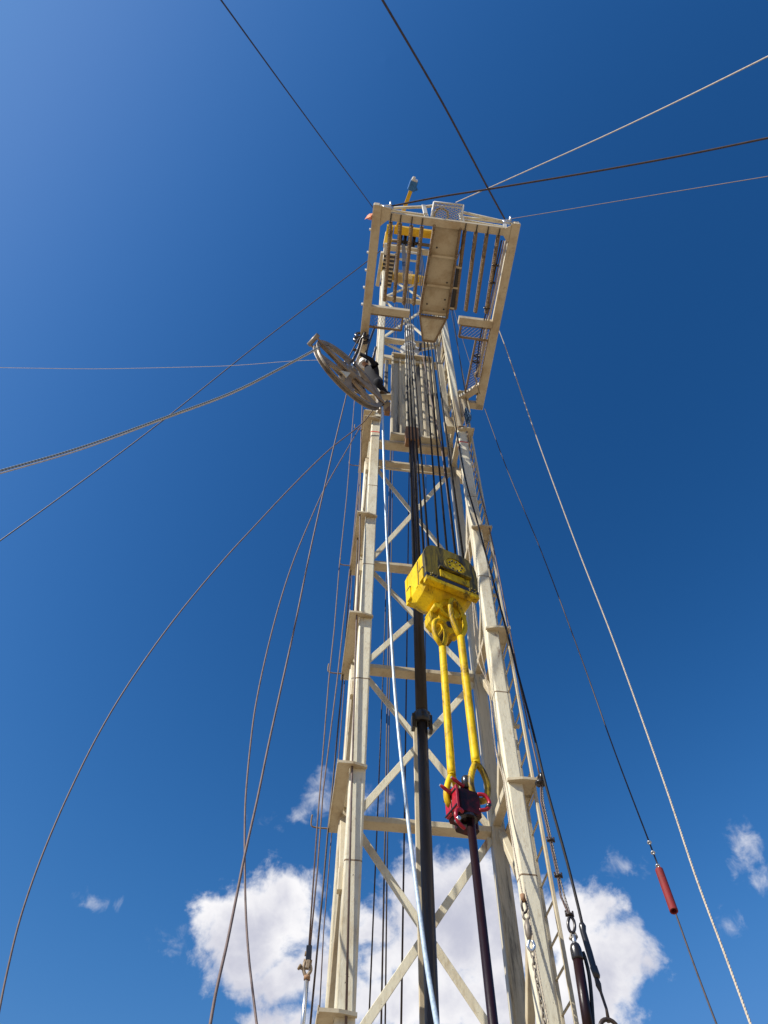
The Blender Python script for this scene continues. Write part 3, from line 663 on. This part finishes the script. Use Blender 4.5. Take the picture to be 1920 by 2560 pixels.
# ------------------------------------------------------------------ elevator
ECp = Pw(1163, 2018, -1.22)
def EL(a, b, c): return ECp + A_*a + Bn*b + C_*c
el = thing('pipe_elevator', 'bright red pipe elevator clamped round the top of the dark tubing', 'elevator', EL(0, 0, -.15))
part('body', MB().beam(EL(.0, .02, -.13), EL(.0, .02, .13), .27, .26, up=Bn, ch=.03), 'shadedred', el)
part('rear_half', MB().beam(EL(.10, .16, -.14), EL(.10, .16, .10), .24, .14, up=Bn, ch=.03), 'shadedred', el)
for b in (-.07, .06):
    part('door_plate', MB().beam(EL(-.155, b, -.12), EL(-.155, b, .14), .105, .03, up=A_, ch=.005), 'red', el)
part('hinge_pin', MB().cyl(EL(-.15, -.005, -.14), EL(-.15, -.005, .16), .016, 10), 'black', el)
for c in (-.10, .085):
    part('clamp_band', MB().beam(EL(-.175, -.12, c), EL(-.175, .12, c), .018, .012, up=A_, ch=.003), 'black', el)
part('bore_collar', MB().ring(EL(.0, .0, -.15), C_, [(.06, -.01), (.11, -.01), (.11, .03), (.06, .03)], 20), 'black', el)
for sg, cc_ in ((-1, -.24), (1, .03)):
    pts = [EL(sg*(.10+.0), -.10, cc_+.09), EL(sg*.17, -.13, cc_+.08), EL(sg*.21, -.14, cc_), EL(sg*.18, -.13, cc_-.08), EL(sg*.10, -.10, cc_-.10)]
    h = part('ear_latch', MB().tube(spline(pts, 5), .020, 8), 'red', el)
    part('latch_bolt', MB().cyl(EL(sg*.19, -.17, cc_-.05), EL(sg*.19, -.10, cc_-.05), .020, 10), 'steel' if sg < 0 else 'black', h)
for b, (x, y), (x2, y2) in ((-.10, (1101, 1963), (1132, 1987)), (.02, (1129, 1944), (1158, 1966))):
    p, q = Pw(x, y, -1.35), Pw(x2, y2, -1.28)
    h = part('handle', MB().tube([p, p.lerp(q, .3), p.lerp(q, .7), q], [.013, .02, .018, .026], 10), 'red', el)
    part('handle_tip', MB().cyl(p+(p-q).normalized()*.008, p, .012, 10), 'steel', h)
tb = thing('tubing_string', 'dark red-black oily tubing hanging from the red elevator down to the well', 'pipe', V((0, 0, 0))+Pw(1237, 2600, -1.36))
bt = Pw(1233, 2560, -1.345); tp = Pw(1166, 1958, -1.22)
dn = (bt-tp); low = tp+dn*((tp.z)/(tp.z-bt.z))
part('pipe', MB().cyl(low, tp-Z3*.02, .042, 20), 'redpipe', tb)
part('coupling', MB().tube([tp-Z3*.08, tp+Z3*.05, tp+Z3*.07], [.052, .052, .045], 20), 'black', tb)

# ------------------------------------------------------------------ drilling lines
def wirething(name, pts, r, m, label, cat, group=None, k=6, tw=None):
    mb = MB()
    if tw: mb.twist(pts, r, *tw)
    else: mb.tube(pts, r, k)
    return single(name, mb, m, label, cat, group)
DG = 'black drilling lines running from the crown to the travelling block'
LL = ['leftmost black line reeved into the left of the yellow block', 'second black line from the left in the left bundle above the yellow block', 'third black line from the left in the left bundle above the yellow block', 'rightmost black line of the left bundle above the yellow block']
RL = ['leftmost black line of the right bundle above the yellow block', 'second black line from the left in the right bundle above the yellow block', 'third black line from the left in the right bundle above the yellow block', 'rightmost black line reeved into the right of the yellow block']
for i, b in enumerate((.46, .34, .22, .10)):
    wirething('drilling_line', [BL(-.31+.02*i, b, .2), Pw(1005+2.2*i, 612, -.25)], .020, 'drill', LL[i], 'drilling line', DG)
for i, (a, b) in enumerate(((.14, .46), (.24, .36), (.31, .22), (.37, .10))):
    wirething('drilling_line', [BL(a, b, .2), Pw(1044+2.4*i, 612, -.20)], .020, 'drill', RL[i], 'drilling line', DG)
wirething('tool_line', [Pw(1053, 868, .6), Pw(1075, 985, .3), Pw(1104, 1120, .0), Pw(1136, 1370, -.4)], .015, 'wirebrown', 'thin brown line dropping from a pulley on the upper mast beam towards the block', 'wire rope')
single('snatch_pulley', MB().torus(Pw(1051, 868, .75), EX, .10, .035, 14, 6).beam(Pw(1051, 868, .75)+EZ*.22, Pw(1051, 868, .75)-EZ*.12, .08, .1), 'black', 'small black pulley hung from the upper mast beam beside the white boss', 'pulley')
wirething('fast_line', [Pw(1187, 1290, 0.45), Pw(1140, 1060, .5), Pw(1096, 800, .6)], .02, 'drill', 'black line climbing inside the right leg of the mast', 'wire rope')

# interior thin lines behind the bracing
IG = 'thin dark lines hanging behind the cross braces'
for i, (p, r, lb) in enumerate((([(922, 2560), (943, 2060), (961, 1600), (975, 1160), (988, 760)], .011, 'thin dark line, leftmost behind the cross braces'),
                        ([(953, 2560), (963, 2060), (971, 1560), (977, 1160), (987, 760)], .013, 'dark line, left of the close pair behind the cross braces'),
                        ([(963, 2560), (969, 2060), (976, 1560), (982, 1160), (993, 760)], .011, 'dark line, right of the close pair behind the cross braces'),
                        ([(1003, 2560), (1011, 2060), (1018, 1560), (1023, 1160), (1034, 760)], .014, 'dark line hanging just left of the central ram'),
                        ([(1064, 1700), (1064, 1500), (1065, 1160), (1042, 760)], .007, 'faint dark line showing right of the central ram'))):
    wirething('hanging_line', [Pw(x, y, 1.55) for x, y in p], r, 'wire', lb, 'wire rope', IG)

# lines down the left side
LG = 'lines running down the left side of the mast'
def px_line(pts, w, ext=True):
    P = [Pw(x, y, w) for x, y in pts]
    return P
fork = [Pw(771, 2372, 1.2), Pw(775, 2372, 1.2)]
wirething('guide_line', px_line([(887, 990), (867, 1240), (848, 1420), (836, 1570), (822, 1700), (794, 2050), (772, 2372)], 1.2), .011, 'wirebrown', 'outermost brown line on the left of the mast, held by the hooked rods', 'wire rope', LG)
wirething('guide_line', px_line([(905, 1100), (883, 1350), (858, 1560), (843, 1700), (808, 1976), (793, 2180), (775, 2372)], 1.2), .011, 'wirebrown', 'second line from the left, meeting the outermost one at the clevis', 'wire rope', LG)
wirething('guide_line', px_line([(897, 1230), (877, 1430), (857, 1693), (828, 2000), (819, 2085), (807, 2227), (776, 2560)], 1.3), .013, 'wire', 'dark line passing just outside the left plates to the bottom edge', 'wire rope', LG)
wirething('guide_line', px_line([(894, 1240), (868, 1620), (846, 1900), (832, 2050), (809, 2328), (798, 2544)], 1.45), .008, 'wirebrown', 'thin brown line threaded through the holes of the left plates', 'wire rope', LG)
wirething('guide_line', px_line([(908, 860), (908, 950), (903, 1089), (899, 1366), (891, 1560), (877, 2040), (865, 2560)], -.04), .014, 'wirebrown', 'wire rope lying down the face of the left front leg', 'wire rope', LG)
wirething('guide_line', px_line([(903, 1080), (899, 1220), (892, 1400), (882, 1560)], .5), .012, 'wire', 'short dark line tucked behind the left leg below the sheave', 'wire rope', LG)
cl = thing('clevis_rod', 'bright steel rod with a grey clevis at the lower left of the mast', 'tie rod', Pw(752, 2600, 1.2))
def W2(x, y): return Pw(x, y, 1.2)
part('rod', MB().cyl(W2(767, 2448), W2(750, 2640), .026, 16), 'steel', cl)
part('socket', MB().beam(W2(773, 2366), W2(771, 2402), .065, .06), 'black', cl)
part('cross_pin', MB().cyl(W2(759, 2402), W2(780, 2405), .022, 10).cyl(W2(762, 2384), W2(778, 2386), .026, 10), 'rustpaint', cl)
part('yoke', MB().tube(spline([W2(762, 2405), W2(759, 2425), W2(766, 2440), W2(777, 2425), W2(774, 2408)], 5), .020, 8).beam(W2(771, 2402), W2(768, 2422), .04, .06), 'sheave', cl)
part('thumb_bolt', MB().cyl(W2(750, 2418), W2(764, 2424), .02, 10).cyl(W2(747, 2416), W2(751, 2419), .032, 10), 'rustpaint', cl)
part('rod_nut', MB().cyl(W2(768, 2440), W2(767, 2450), .04, 6), 'wood', cl)

# ------------------------------------------------------------------ guy lines
def wire_px(pts, d0, d1, ground=False, n=6):
    """trace in the picture with straight-line depth between the two end distances"""
    L_ = [0]
    for a, b in zip(pts, pts[1:]): L_.append(L_[-1]+math.hypot(a[0]-b[0], a[1]-b[1]))
    out = [Pd(x, y, 1/((1-l/L_[-1])/d0 + (l/L_[-1])/d1)) for (x, y), l in zip(pts, L_)]
    P = spline(out, n) if len(out) > 2 else out
    if ground:
        d = (P[-1]-P[-2]).normalized()
        if d.z < -.02: P.append(P[-1]+d*(P[-1].z/-d.z))
        else: P.append(P[-1]+d*15)
    return P
GG = 'guy lines staying the mast'
A1 = (M(-.52, PV+.3, -4.4)-CAM).length; A2 = (M(2.5, PV+.3, -4.3)-CAM).length
A0 = (M(0, 28, -.2)-CAM).length
wirething('guy_line', wire_px([(933, 520), (745, 265), (551, -2)], A0, 17, True), .016, 'wire', 'thin dark guy line rising from the left corner to the top edge of the picture', 'guy line', GG)
wirething('guy_line', wire_px([(1262, 548), (1221, 473), (1105, 255), (955, -2)], A2, 14, True), .019, 'wire', 'thick dark guy line from the right front corner of the board to the top edge', 'guy line', GG)
wirething('guy_line', wire_px([(1140, 506), (1262, 452), (1273, 447), (1500, 345), (1700, 250), (1920, 141)], A0*.9, 20, True), .017, 'rope', 'pale cream line sweeping from the basket to the upper right edge', 'guy line', GG)
wirething('guy_line', wire_px([(975, 516), (1100, 492), (1221, 473), (1480, 430), (1700, 390), (1920, 345)], A1, 16, True), .020, 'wire', 'dark brown guy line from the left corner across the board to the right edge', 'guy line', GG)
wirething('guy_line', wire_px([(1272, 548), (1400, 527), (1640, 487), (1920, 441)], A0, 24, True), .013, 'wirebrown', 'thin guy line leaving the right corner, lowest of those reaching the right edge', 'guy line', GG)
wirething('guy_line', wire_px([(949, 626), (920, 652), (650, 857), (405, 1053), (203, 1205), (0, 1352)], (M(0, 25, 0)-CAM).length, 22, True), .017, 'wire', 'straight dark guy line running from behind the board down to the left edge', 'guy line', GG)
wirething('thin_line', wire_px([(801, 900), (723, 903), (579, 914), (405, 919), (231, 922), (0, 919)], 26, 24, True), .008, 'whitewire', 'hair-thin pale line running level from the sheave to the left edge', 'line')
# cables to the reel
rc = wire_px([(797, 868), (694, 924), (579, 981), (405, 1046), (203, 1118), (0, 1177), (-300, 1262)], 15.2, 9.0)
single('reel_cable', MB().tube(rc, .016, 8), banded('armoured_cable_bands', (.15, .17, .17), (.32, .36, .36), 110), 'pale armoured cable curving from the big sheave to the left edge', 'cable')
rc2 = wire_px([(797, 872), (694, 927), (579, 985), (405, 1050), (203, 1124), (0, 1184), (-300, 1270)], 15.3, 9.1)
wirething('capillary_line', rc2, .009, 'rope', 'thin pale line strapped below the armoured cable', 'line')
wirething('catenary_line', wire_px([(934, 1022), (903, 1061), (824, 1124), (733, 1213), (639, 1313), (559, 1400), (441, 1542), (336, 1688), (252, 1825), (173, 1982), (105, 2140), (52, 2292), (16, 2438), (-8, 2560)], 16.9, 10, True), .013, 'wirebrown', 'long slack wire curving from the left leg head to the lower left corner', 'wire rope')
wirething('catenary_line', wire_px([(872, 964), (836, 1111), (808, 1233), (775, 1380), (738, 1560), (700, 1732), (672, 1859), (644, 1995), (611, 2142), (589, 2253), (566, 2366), (541, 2475), (524, 2570)], 15.6, 6.2, True), .0125, 'wirebrown', 'slack grey-brown wire rope from the sheave hub bending left at the bottom', 'wire rope')
wirething('catenary_line', wire_px([(903, 1064), (872, 1116), (813, 1219), (777, 1297), (736, 1396), (700, 1505), (666, 1635), (639, 1765), (625, 1873), (615, 1981), (612, 2059), (612, 2170), (615, 2290), (622, 2392), (632, 2480), (643, 2570)], 16.8, 7, True), .011, 'wirebrown', 'slack brown wire crossing the grey one and bending back towards the mast', 'wire rope')
wirething('pale_guy_rope', wire_px([(1246, 822), (1268, 880), (1339, 1086), (1439, 1357), (1538, 1612), (1657, 1946), (1737, 2185), (1817, 2399), (1880, 2570)], 19.0, 8, True), .0125, 'rope', 'pale twisted rope slanting from the board down to the lower right', 'rope', tw=(3, .11, 4))
tg = wire_px([(1212, 1022), (1268, 1174), (1351, 1373), (1447, 1628), (1538, 1882), (1626, 2113), (1650, 2178), (1686, 2275), (1740, 2425), (1795, 2570)], 17.6, 8.5, True)
wirething('counterweight_line', tg, .009, 'wire', 'thin dark line carrying the red tube down to the lower right', 'wire rope')
ct = thing('red_counterweight_tube', 'chipped dark red steel tube hanging on the thin line at the lower right', 'counterweight', Pd(1687, 2280, 8.9))
a, b = Pd(1648, 2175, 9.3), Pd(1685, 2278, 8.9)
dd = (b-a).normalized()
part('tube', MB().ring(a.lerp(b, .5), dd, [(.028, -(b-a).length/2), (.042, -(b-a).length/2), (.042, (b-a).length/2), (.028, (b-a).length/2)], 24), 'darkred', ct)
for t in (-.42, -.26, -.06):
    c = a+dd*t; part('wire_clip', MB().torus(c, dd, .018, .009, 10, 5), 'steel', ct)

# ------------------------------------------------------------------ right hand lines beside the ladder
RG = 'lines running down the right side of the mast'
def prog(pts, w0, w1):
    n = len(pts)-1; return [Pw(x, y, w0+(w1-w0)*i/n) for i, (x, y) in enumerate(pts)]
P = prog([(1128, 1000), (1160, 1180), (1192, 1300), (1218, 1398), (1259, 1548), (1295, 1685), (1331, 1822), (1364, 1960), (1415, 2145), (1444, 2260), (1455, 2308)], -.1, -.5)
wirething('wire_rope', spline(P, 5), .016, 'drill', 'thick black wire rope slanting across the ladder to a taped splice', 'wire rope', RG)
sl = thing('taped_splice', 'black taped rope sleeve with a rod and ring at the lower right', 'rope splice', Pw(1525, 2590, -.55))
q = lambda x, y: Pw(x, y, -.5)
part('sleeve', MB().tube([q(1454, 2308), q(1456, 2316), q(1458, 2330), q(1473, 2380), q(1483, 2415), q(1484, 2418), q(1492, 2440), q(1494, 2446)], [.024, .036, .03, .032, .030, .036, .034, .024], 12), 'black', sl)
part('rod', MB().tube([q(1489, 2440), q(1495, 2458), q(1496, 2462), q(1502, 2480), q(1516, 2522), q(1522, 2556)], [.018, .026, .028, .014, .013, .018], 10), 'pipe', sl)
part('ring', MB().torus(q(1524, 2575), EY, .085, .02, 20, 8), 'pipe', sl)
P = prog([(1155, 1010), (1187, 1180), (1219, 1300), (1271, 1557), (1307, 1748), (1349, 1939)], .0, -.15)
wirething('wire_rope', spline(P, 5), .011, 'wirebrown', 'brown wire rope hugging the outer rail of the ladder down to a black knot', 'wire rope', RG)
dr = thing('clipped_wire_sling', 'doubled wire rope with three cable clips and an eye at the lower right', 'wire sling', q(1434, 2340))
q2 = lambda x, y: Pw(x, y, -.25)
part('knot', MB().torus(q2(1351, 1945), EX, .045, .025, 10, 6).torus(q2(1352, 1958), EZ, .05, .025, 10, 6).beam(q2(1340, 1958), q2(1358, 1956), .05, .05), 'black', dr)
part('rope_leg', MB().twist([q2(1352, 1950), q2(1353, 2003), q2(1375, 2101), q2(1394, 2190), q2(1402, 2240), q2(1422, 2285)], .014, 3, .1), 'wirebrown', dr)
part('rope_leg', MB().twist([q2(1354, 1950), q2(1358, 2003), q2(1379, 2101), q2(1398, 2190), q2(1411, 2240), q2(1425, 2285)], .012, 3, .1), 'wiregrey', dr)
for x, y in ((1377, 2101), (1396, 2190), (1424, 2287)):
    c = q2(x, y); part('cable_clip', MB().torus(c, EZ, .026, .013, 12, 6).beam(c-EX*.042, c+EX*.042, .022, .03).cyl(c-EX*.038-EZ*.02, c-EX*.038+EZ*.04, .010, 6).cyl(c+EX*.038-EZ*.02, c+EX*.038+EZ*.04, .010, 6), 'pipe', dr)
part('eye', MB().tube(spline([q2(1424, 2290), q2(1420, 2308), q2(1424, 2326), q2(1432, 2332), q2(1437, 2320), q2(1435, 2303), q2(1427, 2290)], 5), .016, 8), 'black', dr)
hc = thing('hydraulic_cylinder', 'dark red hydraulic cylinder with a black cap hanging at the lower right', 'hydraulic cylinder', q2(1478, 2640))
part('shackle', MB().tube(spline([q2(1428, 2334), q2(1427, 2346), q2(1434, 2352), q2(1441, 2344), q2(1437, 2332)], 4), .012, 8).cyl(q2(1424, 2347), q2(1443, 2341), .016, 8), 'rim', hc)
part('rod_end', MB().cyl(q2(1434, 2338), q2(1437, 2366), .022, 12), 'steel', hc)
part('cap', MB().tube([q2(1436, 2358), q2(1437, 2362), q2(1439, 2372), q2(1444, 2395), q2(1445, 2400)], [.03, .045, .057, .059, .054], 18), 'black', hc)
part('barrel', MB().cyl(q2(1444, 2396), q2(1482, 2640), .050, 18), 'redpipe', hc)
part('hose', MB().tube(spline([q2(1457, 2380), q2(1464, 2400), q2(1473, 2440), q2(1479, 2500), q2(1485, 2600)], 6), .019, 10), 'hose', hc)
P = prog([(1168, 1330), (1178, 1440), (1191, 1628), (1221, 1718), (1238, 1867), (1259, 1951), (1274, 2060), (1292, 2160), (1307, 2243)], .35, -.15)
wirething('twisted_rope', spline(P, 4), .010, 'rope', 'pale twisted rope between the two right legs, ending in a thimble', 'rope', RG, tw=(3, .09, 4))
P = prog([(1185, 1509), (1200, 1613), (1230, 1763), (1250, 1880), (1275, 2010), (1300, 2150), (1320, 2270), (1345, 2420), (1374, 2575)], .25, -.1)
wirething('twisted_rope', spline(P, 4), .008, 'rope', 'second pale rope lying along the inner edge of the right front leg', 'rope', RG, tw=(3, .09, 4))
ch = thing('hanging_chain', 'silver chain with shackles hanging beside the right front leg near the bottom', 'chain', Pw(1364, 2570, -.15))
q3 = lambda x, y: Pw(x, y, -.15)
part('thimble', MB().tube(spline([q3(1307, 2240), q3(1304, 2262), q3(1310, 2282), q3(1317, 2275), q3(1315, 2256), q3(1308, 2240)], 5), .012, 8), 'pipe', ch)
part('ferrule', MB().cyl(q3(1306, 2236), q3(1309, 2254), .026, 10), 'wood', ch)
part('shackle', MB().tube(spline([q3(1309, 2280), q3(1308, 2292), q3(1316, 2300), q3(1323, 2292), q3(1320, 2280)], 4), .014, 8), 'rim', ch)
part('swivel', MB().tube([q3(1317, 2298), q3(1318, 2312), q3(1319, 2316), q3(1322, 2336), q3(1323, 2350)], [.018, .03, .036, .036, .018], 14), 'rim', ch)
part('shackle', MB().tube(spline([q3(1324, 2350), q3(1320, 2366), q3(1329, 2378), q3(1336, 2366), q3(1331, 2352)], 4), .016, 8), 'steel', ch)
lm = MB().tube([V((.017*math.cos(t), 0, .030*math.sin(t)+(.012 if math.sin(t) > 0 else -.012))) for t in [2*PI*i/12 for i in range(12)]], .0075, 6, closed=True).mesh('chain_link', V((0, 0, 0))); lm.materials.append(MT['rim'])
cp = [q3(1330, 2378), q3(1340, 2440), q3(1352, 2500), q3(1366, 2580), q3(1380, 2660)]
lk = resample(cp, .058)
for i, (a, b) in enumerate(zip(lk, lk[1:])):
    qd = (b-a).to_track_quat('Z', 'Y').to_matrix().to_4x4() @ Matrix.Rotation(PI/2*(i % 2)+.3, 4, 'Z'); qd.translation = (a+b)/2
    inst('chain_link', lm, ch, qd)

# platform hanger wires to the right
wirething('hanger_wire', [Pw(1121, 745, .3), M(2.3, 14.4, .1)], .010, 'wiregrey', 'thin hanger wire left of a pair running down to the right mast bracket', 'wire rope', RG)
wirething('hanger_wire', [Pw(1126, 745, .3), Pw(1150, 900, .1), Pw(1172, 1040, -.02)], .012, 'wire', 'dark hanger wire just right of the upper mast leg', 'wire rope', RG)
wirething('hanger_wire', [Pw(1126, 742, -.4), Pw(1160, 860, -.5), Pw(1200, 985, -.6)], .008, 'wire', 'faint slanting wire passing behind the right mesh strip', 'wire rope', RG)
bl_ = MB()
for i in range(7): bl_.torus(Pu(1166+i*.8, 1030+i*3.2, 2.16), (1, .1*i, .2), .09+.01*(i % 3), .022, 14, 5)
single('blue_rope_bundle', bl_, 'bluerope', 'tangled blue rope tied to the right mast leg under the racking board', 'rope')

# ------------------------------------------------------------------ big cable sheave
SCt = Pd(872, 938, 15.8); az = 2.335
SN = V((math.cos(az), math.sin(az), -.03)).normalized(); SH = SN.cross(Z3).normalized()
if SH.x > 0: SH = -SH            # points to the left, toward the reel
SU = SN.cross(SH); SU = SU if SU.z > 0 else -SU
RS = .93
sh = thing('cable_sheave', 'large rusty spoked cable sheave chained below the left of the racking board', 'sheave', SCt-Z3*RS)
part('rim', MB().ring(SCt, SN, [(RS-.09, -.045), (RS+.01, -.06), (RS+.01, -.045), (RS-.05, -.014), (RS-.05, .014), (RS+.01, .045), (RS+.01, .06), (RS-.09, .045), (RS-.10, 0)], 64), 'rim', sh)
def SP(r, t, o=0): return SCt + SH*(r*math.cos(t)) + SU*(r*math.sin(t)) + SN*o
for i in range(6):
    t = PI/6+i*PI/3
    pts = [SP(.10, t-.7), SP(.45, t-.13), SP(RS-.10, t-.20), SP(RS-.10, t+.20), SP(.45, t+.13), SP(.10, t+.7)]
    part('spoke', MB().poly([p-SN*.03 for p in pts], SN*.06), 'sheave', sh)
part('hub', MB().cyl(SP(0, 0, -.16), SP(0, 0, .16), .15, 20).cyl(SP(0, 0, -.21), SP(0, 0, .21), .07, 14), 'rim', sh)
# side frame bars from hub to both ends with rollers
Tt0 = math.radians(172)
# yoke: a straight bar on each side through the hub
for o in (-.10, .10):
    a = SCt+SH*(RS+.06)+SU*.20+SN*o; b = SCt-SH*(RS+.10)-SU*.06+SN*o
    part('yoke_bar', MB().poly([a+SU*.03, a-SU*.03, SCt+SN*o-SU*.10+SH*.2, SCt+SN*o-SU*.10-SH*.2, b-SU*.03, b+SU*.03, SCt+SN*o+SU*.14-SH*.25, SCt+SN*o+SU*.14+SH*.25], SN*.025), 'sheave' if o < 0 else 'rim', sh)
part('end_roller', MB().cyl(SCt+SH*(RS+.07)+SU*.21-SN*.15, SCt+SH*(RS+.07)+SU*.21+SN*.15, .05, 14), 'rim', sh)
part('tail_block', MB().beam(SCt-SH*(RS+.08)-SU*.05-SN*.17, SCt-SH*(RS+.08)-SU*.05+SN*.17, .10, .10), 'rim', sh)
for o in (-.11, .11):     # light triangular gussets at the hub
    part('hub_gusset', MB().poly([SP(.12, 1.9, o), SP(.42, 2.0, o), SP(.30, 2.5, o), SP(.12, 2.8, o)], SN*.02), 'cream', sh)
    part('hub_gusset', MB().poly([SP(.15, -1.3, o), SP(.62, -1.35, o), SP(.62, -1.05, o)], SN*.02), 'cream', sh)
part('hanger_clevis', MB().beam(SCt+SU*.05-SN*.0, SCt+SU*.42, .22, .10, up=SN).torus(SCt+SU*.46, SH, .10, .035, 14, 6), 'steel', sh)
# chains that carry the sheave
att = Pv(905, 838, PV); top = SCt+SU*.52
hb_ = thing('sheave_sling', 'tangled black chain sling tying the sheave to the left beam of the board', 'chain', top)
part('wrap', MB().torus(att-EZ*.02, EY, .15, .04, 16, 6).torus(att-EZ*.05+EY*.1, EY, .17, .045, 16, 6).torus(att-EZ*.1+EY*.03, (EX+EY*.5), .14, .04, 14, 6), 'black', hb_)
part('chain_fall', MB().twist(spline([att-EZ*.15, att.lerp(top, .5)+EX*.04, top], 6), .035, 2, .14), 'pipe', hb_)
part('chain_fall', MB().twist(spline([Pw(938, 815, -.2), Pw(925, 850, -.6), Pw(916, 880, -.9), Pw(917, 905, -1.0)], 6), .035, 2, .13), 'black', hb_)
part('lashing', MB().torus(top, EY, .12, .035, 14, 6).torus(top+EX*.1, EX, .12, .03, 14, 6).torus(top-EX*.12-EZ*.05, (EX+EZ), .1, .03, 14, 6), 'black', hb_)
part('stay', MB().tube([att+EX*.05, att.lerp(top, .6)+EX*.10, top+EX*.1], .02, 6), 'rope', hb_)
part('drop_rope', MB().tube([att-EX*.03, top-EX*.12], .015, 6), 'wire', hb_)
single('lower_hand_line', MB().twist(spline([Pw(940, 868, -.2), Pw(934, 892, -.3), Pw(929, 912, -.35)], 5), .035, 2, .12), 'pipe', 'short steel chain hanging in front of the upper left leg by the worker', 'chain')
# silver cable down to the well
cpx = [(956, 1018), (957, 1060), (960, 1160), (966, 1330), (971, 1420), (977, 1560), (985, 1700), (996, 1830), (1010, 1960), (1027, 2110), (1045, 2250), (1062, 2380), (1078, 2480), (1095, 2575)]
lo_d = 6.9
P = [Pd(x, y, 15.2+(lo_d-15.2)*((y-1018)/1557)**.72) for x, y in cpx]; P = spline(P, 5); dd = (P[-1]-P[-2]).normalized(); P.append(P[-1]+dd*(P[-1].z/-dd.z))
single('silver_cable', MB().tube(P, .0215, 14), 'cable', 'shiny silver-blue armoured cable dropping from the sheave across the mast', 'cable')

# ------------------------------------------------------------------ worker
pc = Pd(934, 984, 16.6)
pz = Z3; toward = EX*-.55+EY*-.35; toward = (toward-Z3*toward.z).normalized(); side = toward.cross(pz).normalized()
def PP(f, s, z): return pc + toward*f + side*s + pz*z
per = thing('person', 'worker in dark overalls, white hard hat and brown boots perched behind the sheave', 'person', PP(0, 0, -.1))
def skin(name, joints, edges, m, root=0, sub=2):
    me = bpy.data.meshes.new(name); me.from_pydata([tuple(p-ORG[per.name]) for p, r in joints], edges, []); me.update()
    o = bpy.data.objects.new(name, me); COL.objects.link(o); o.parent = per
    md = o.modifiers.new('skin', 'SKIN'); sv = me.skin_vertices[0].data
    for i, (p, r) in enumerate(joints): sv[i].radius = (r, r)
    sv[root].use_root = True; md.use_smooth_shade = True
    s = o.modifiers.new('sub', 'SUBSURF'); s.levels = sub; s.render_levels = sub
    me.materials.append(MT[m]); ORG[o.name] = ORG[per.name]; return o
J = [(PP(-.05, 0, .62), .15), (PP(.05, 0, .85), .15), (PP(.14, 0, 1.08), .17), (PP(.20, 0, 1.22), .08), (PP(.24, 0, 1.32), .07),
     (PP(.05, .10, .58), .10), (PP(.32, .14, .48), .085), (PP(.18, .15, .10), .06), (PP(.20, .15, .0), .055),
     (PP(-.10, -.12, .52), .10), (PP(.10, -.20, .22), .085), (PP(-.22, -.18, -.02), .06), (PP(-.24, -.18, -.10), .055),
     (PP(.13, .20, 1.10), .08), (PP(.30, .30, .86), .055), (PP(.50, .22, .95), .045), (PP(.56, .2, .98), .04),
     (PP(.13, -.20, 1.10), .08), (PP(.34, -.30, .95), .055), (PP(.55, -.2, 1.12), .045), (PP(.60, -.18, 1.16), .04)]
E_ = [(0, 1), (1, 2), (2, 3), (3, 4), (0, 5), (5, 6), (6, 7), (7, 8), (0, 9), (9, 10), (10, 11), (11, 12), (2, 13), (13, 14), (14, 15), (15, 16), (2, 17), (17, 18), (18, 19), (19, 20)]
skin('body', J, E_, 'cloth')
hd = PP(.27, 0, 1.42)
skin('head', [(hd-pz*.10, .075), (hd, .10), (hd+pz*.08, .095), (hd+pz*.01+toward*.10, .03)], [(0, 1), (1, 2), (1, 3)], 'skin', 1, 2)
hm = MB(); prof_ = [(.155, .02), (.150, .06), (.125, .12), (.07, .155), (.001, .165)]
hax = ((CAM-hd).normalized()*.45+pz*.8+toward*.25).normalized(); hm.tube([hd+hax*z for r, z in prof_], [r for r, z in prof_], 18); hm.cyl(hd+hax*.01, hd+hax*.03, .185, 20)
part('hard_hat', hm, 'helmet', per)
for f0, s0, z0 in ((.20, .15, 0), (-.24, -.18, -.10)):
    bt_ = MB().beam(PP(f0-.08, s0, z0-.06), PP(f0+.20, s0, z0-.06), .10, .04, up=pz, ch=.015).tube([PP(f0-.06, s0, z0+.0), PP(f0+.05, s0, z0-.0), PP(f0+.14, s0, z0-.02), PP(f0+.18, s0, z0-.03)], [.055, .055, .045, .03], 12).cyl(PP(f0-.02, s0, z0-.04), PP(f0-.02, s0, z0+.15), .062, 12)
    part('boot', bt_, 'leather', per)
for f0, s0, z0, g_ in ((.60, .19, 1.0, 1), (.64, -.17, 1.18, -1)):
    hj = [(PP(f0-.04, s0, z0), .032), (PP(f0, s0, z0+.01), .038), (PP(f0+.05, s0, z0+.02), .034)]
    he = [(0, 1), (1, 2)]
    for k in range(4):
        b0 = len(hj); o_ = (k-1.5)*.02
        hj += [(PP(f0+.08, s0+o_, z0+.02), .010), (PP(f0+.11, s0+o_, z0+.0), .009), (PP(f0+.10, s0+o_, z0-.03), .008)]; he += [(2, b0), (b0, b0+1), (b0+1, b0+2)]
    b0 = len(hj); hj += [(PP(f0+.02, s0+g_*-.04, z0), .011), (PP(f0+.05, s0+g_*-.055, z0-.02), .010)]; he += [(1, b0), (b0, b0+1)]
    skin('gloved_hand', hj, he, 'leather', 0, 1)
# small perch he stands on
single('foot_perch', MB().beam(PP(-.3, -.25, -.2), PP(.2, .2, -.2), .14, .06, up=pz), 'cream2', 'small beige step bracket under the boots of the worker', 'bracket')
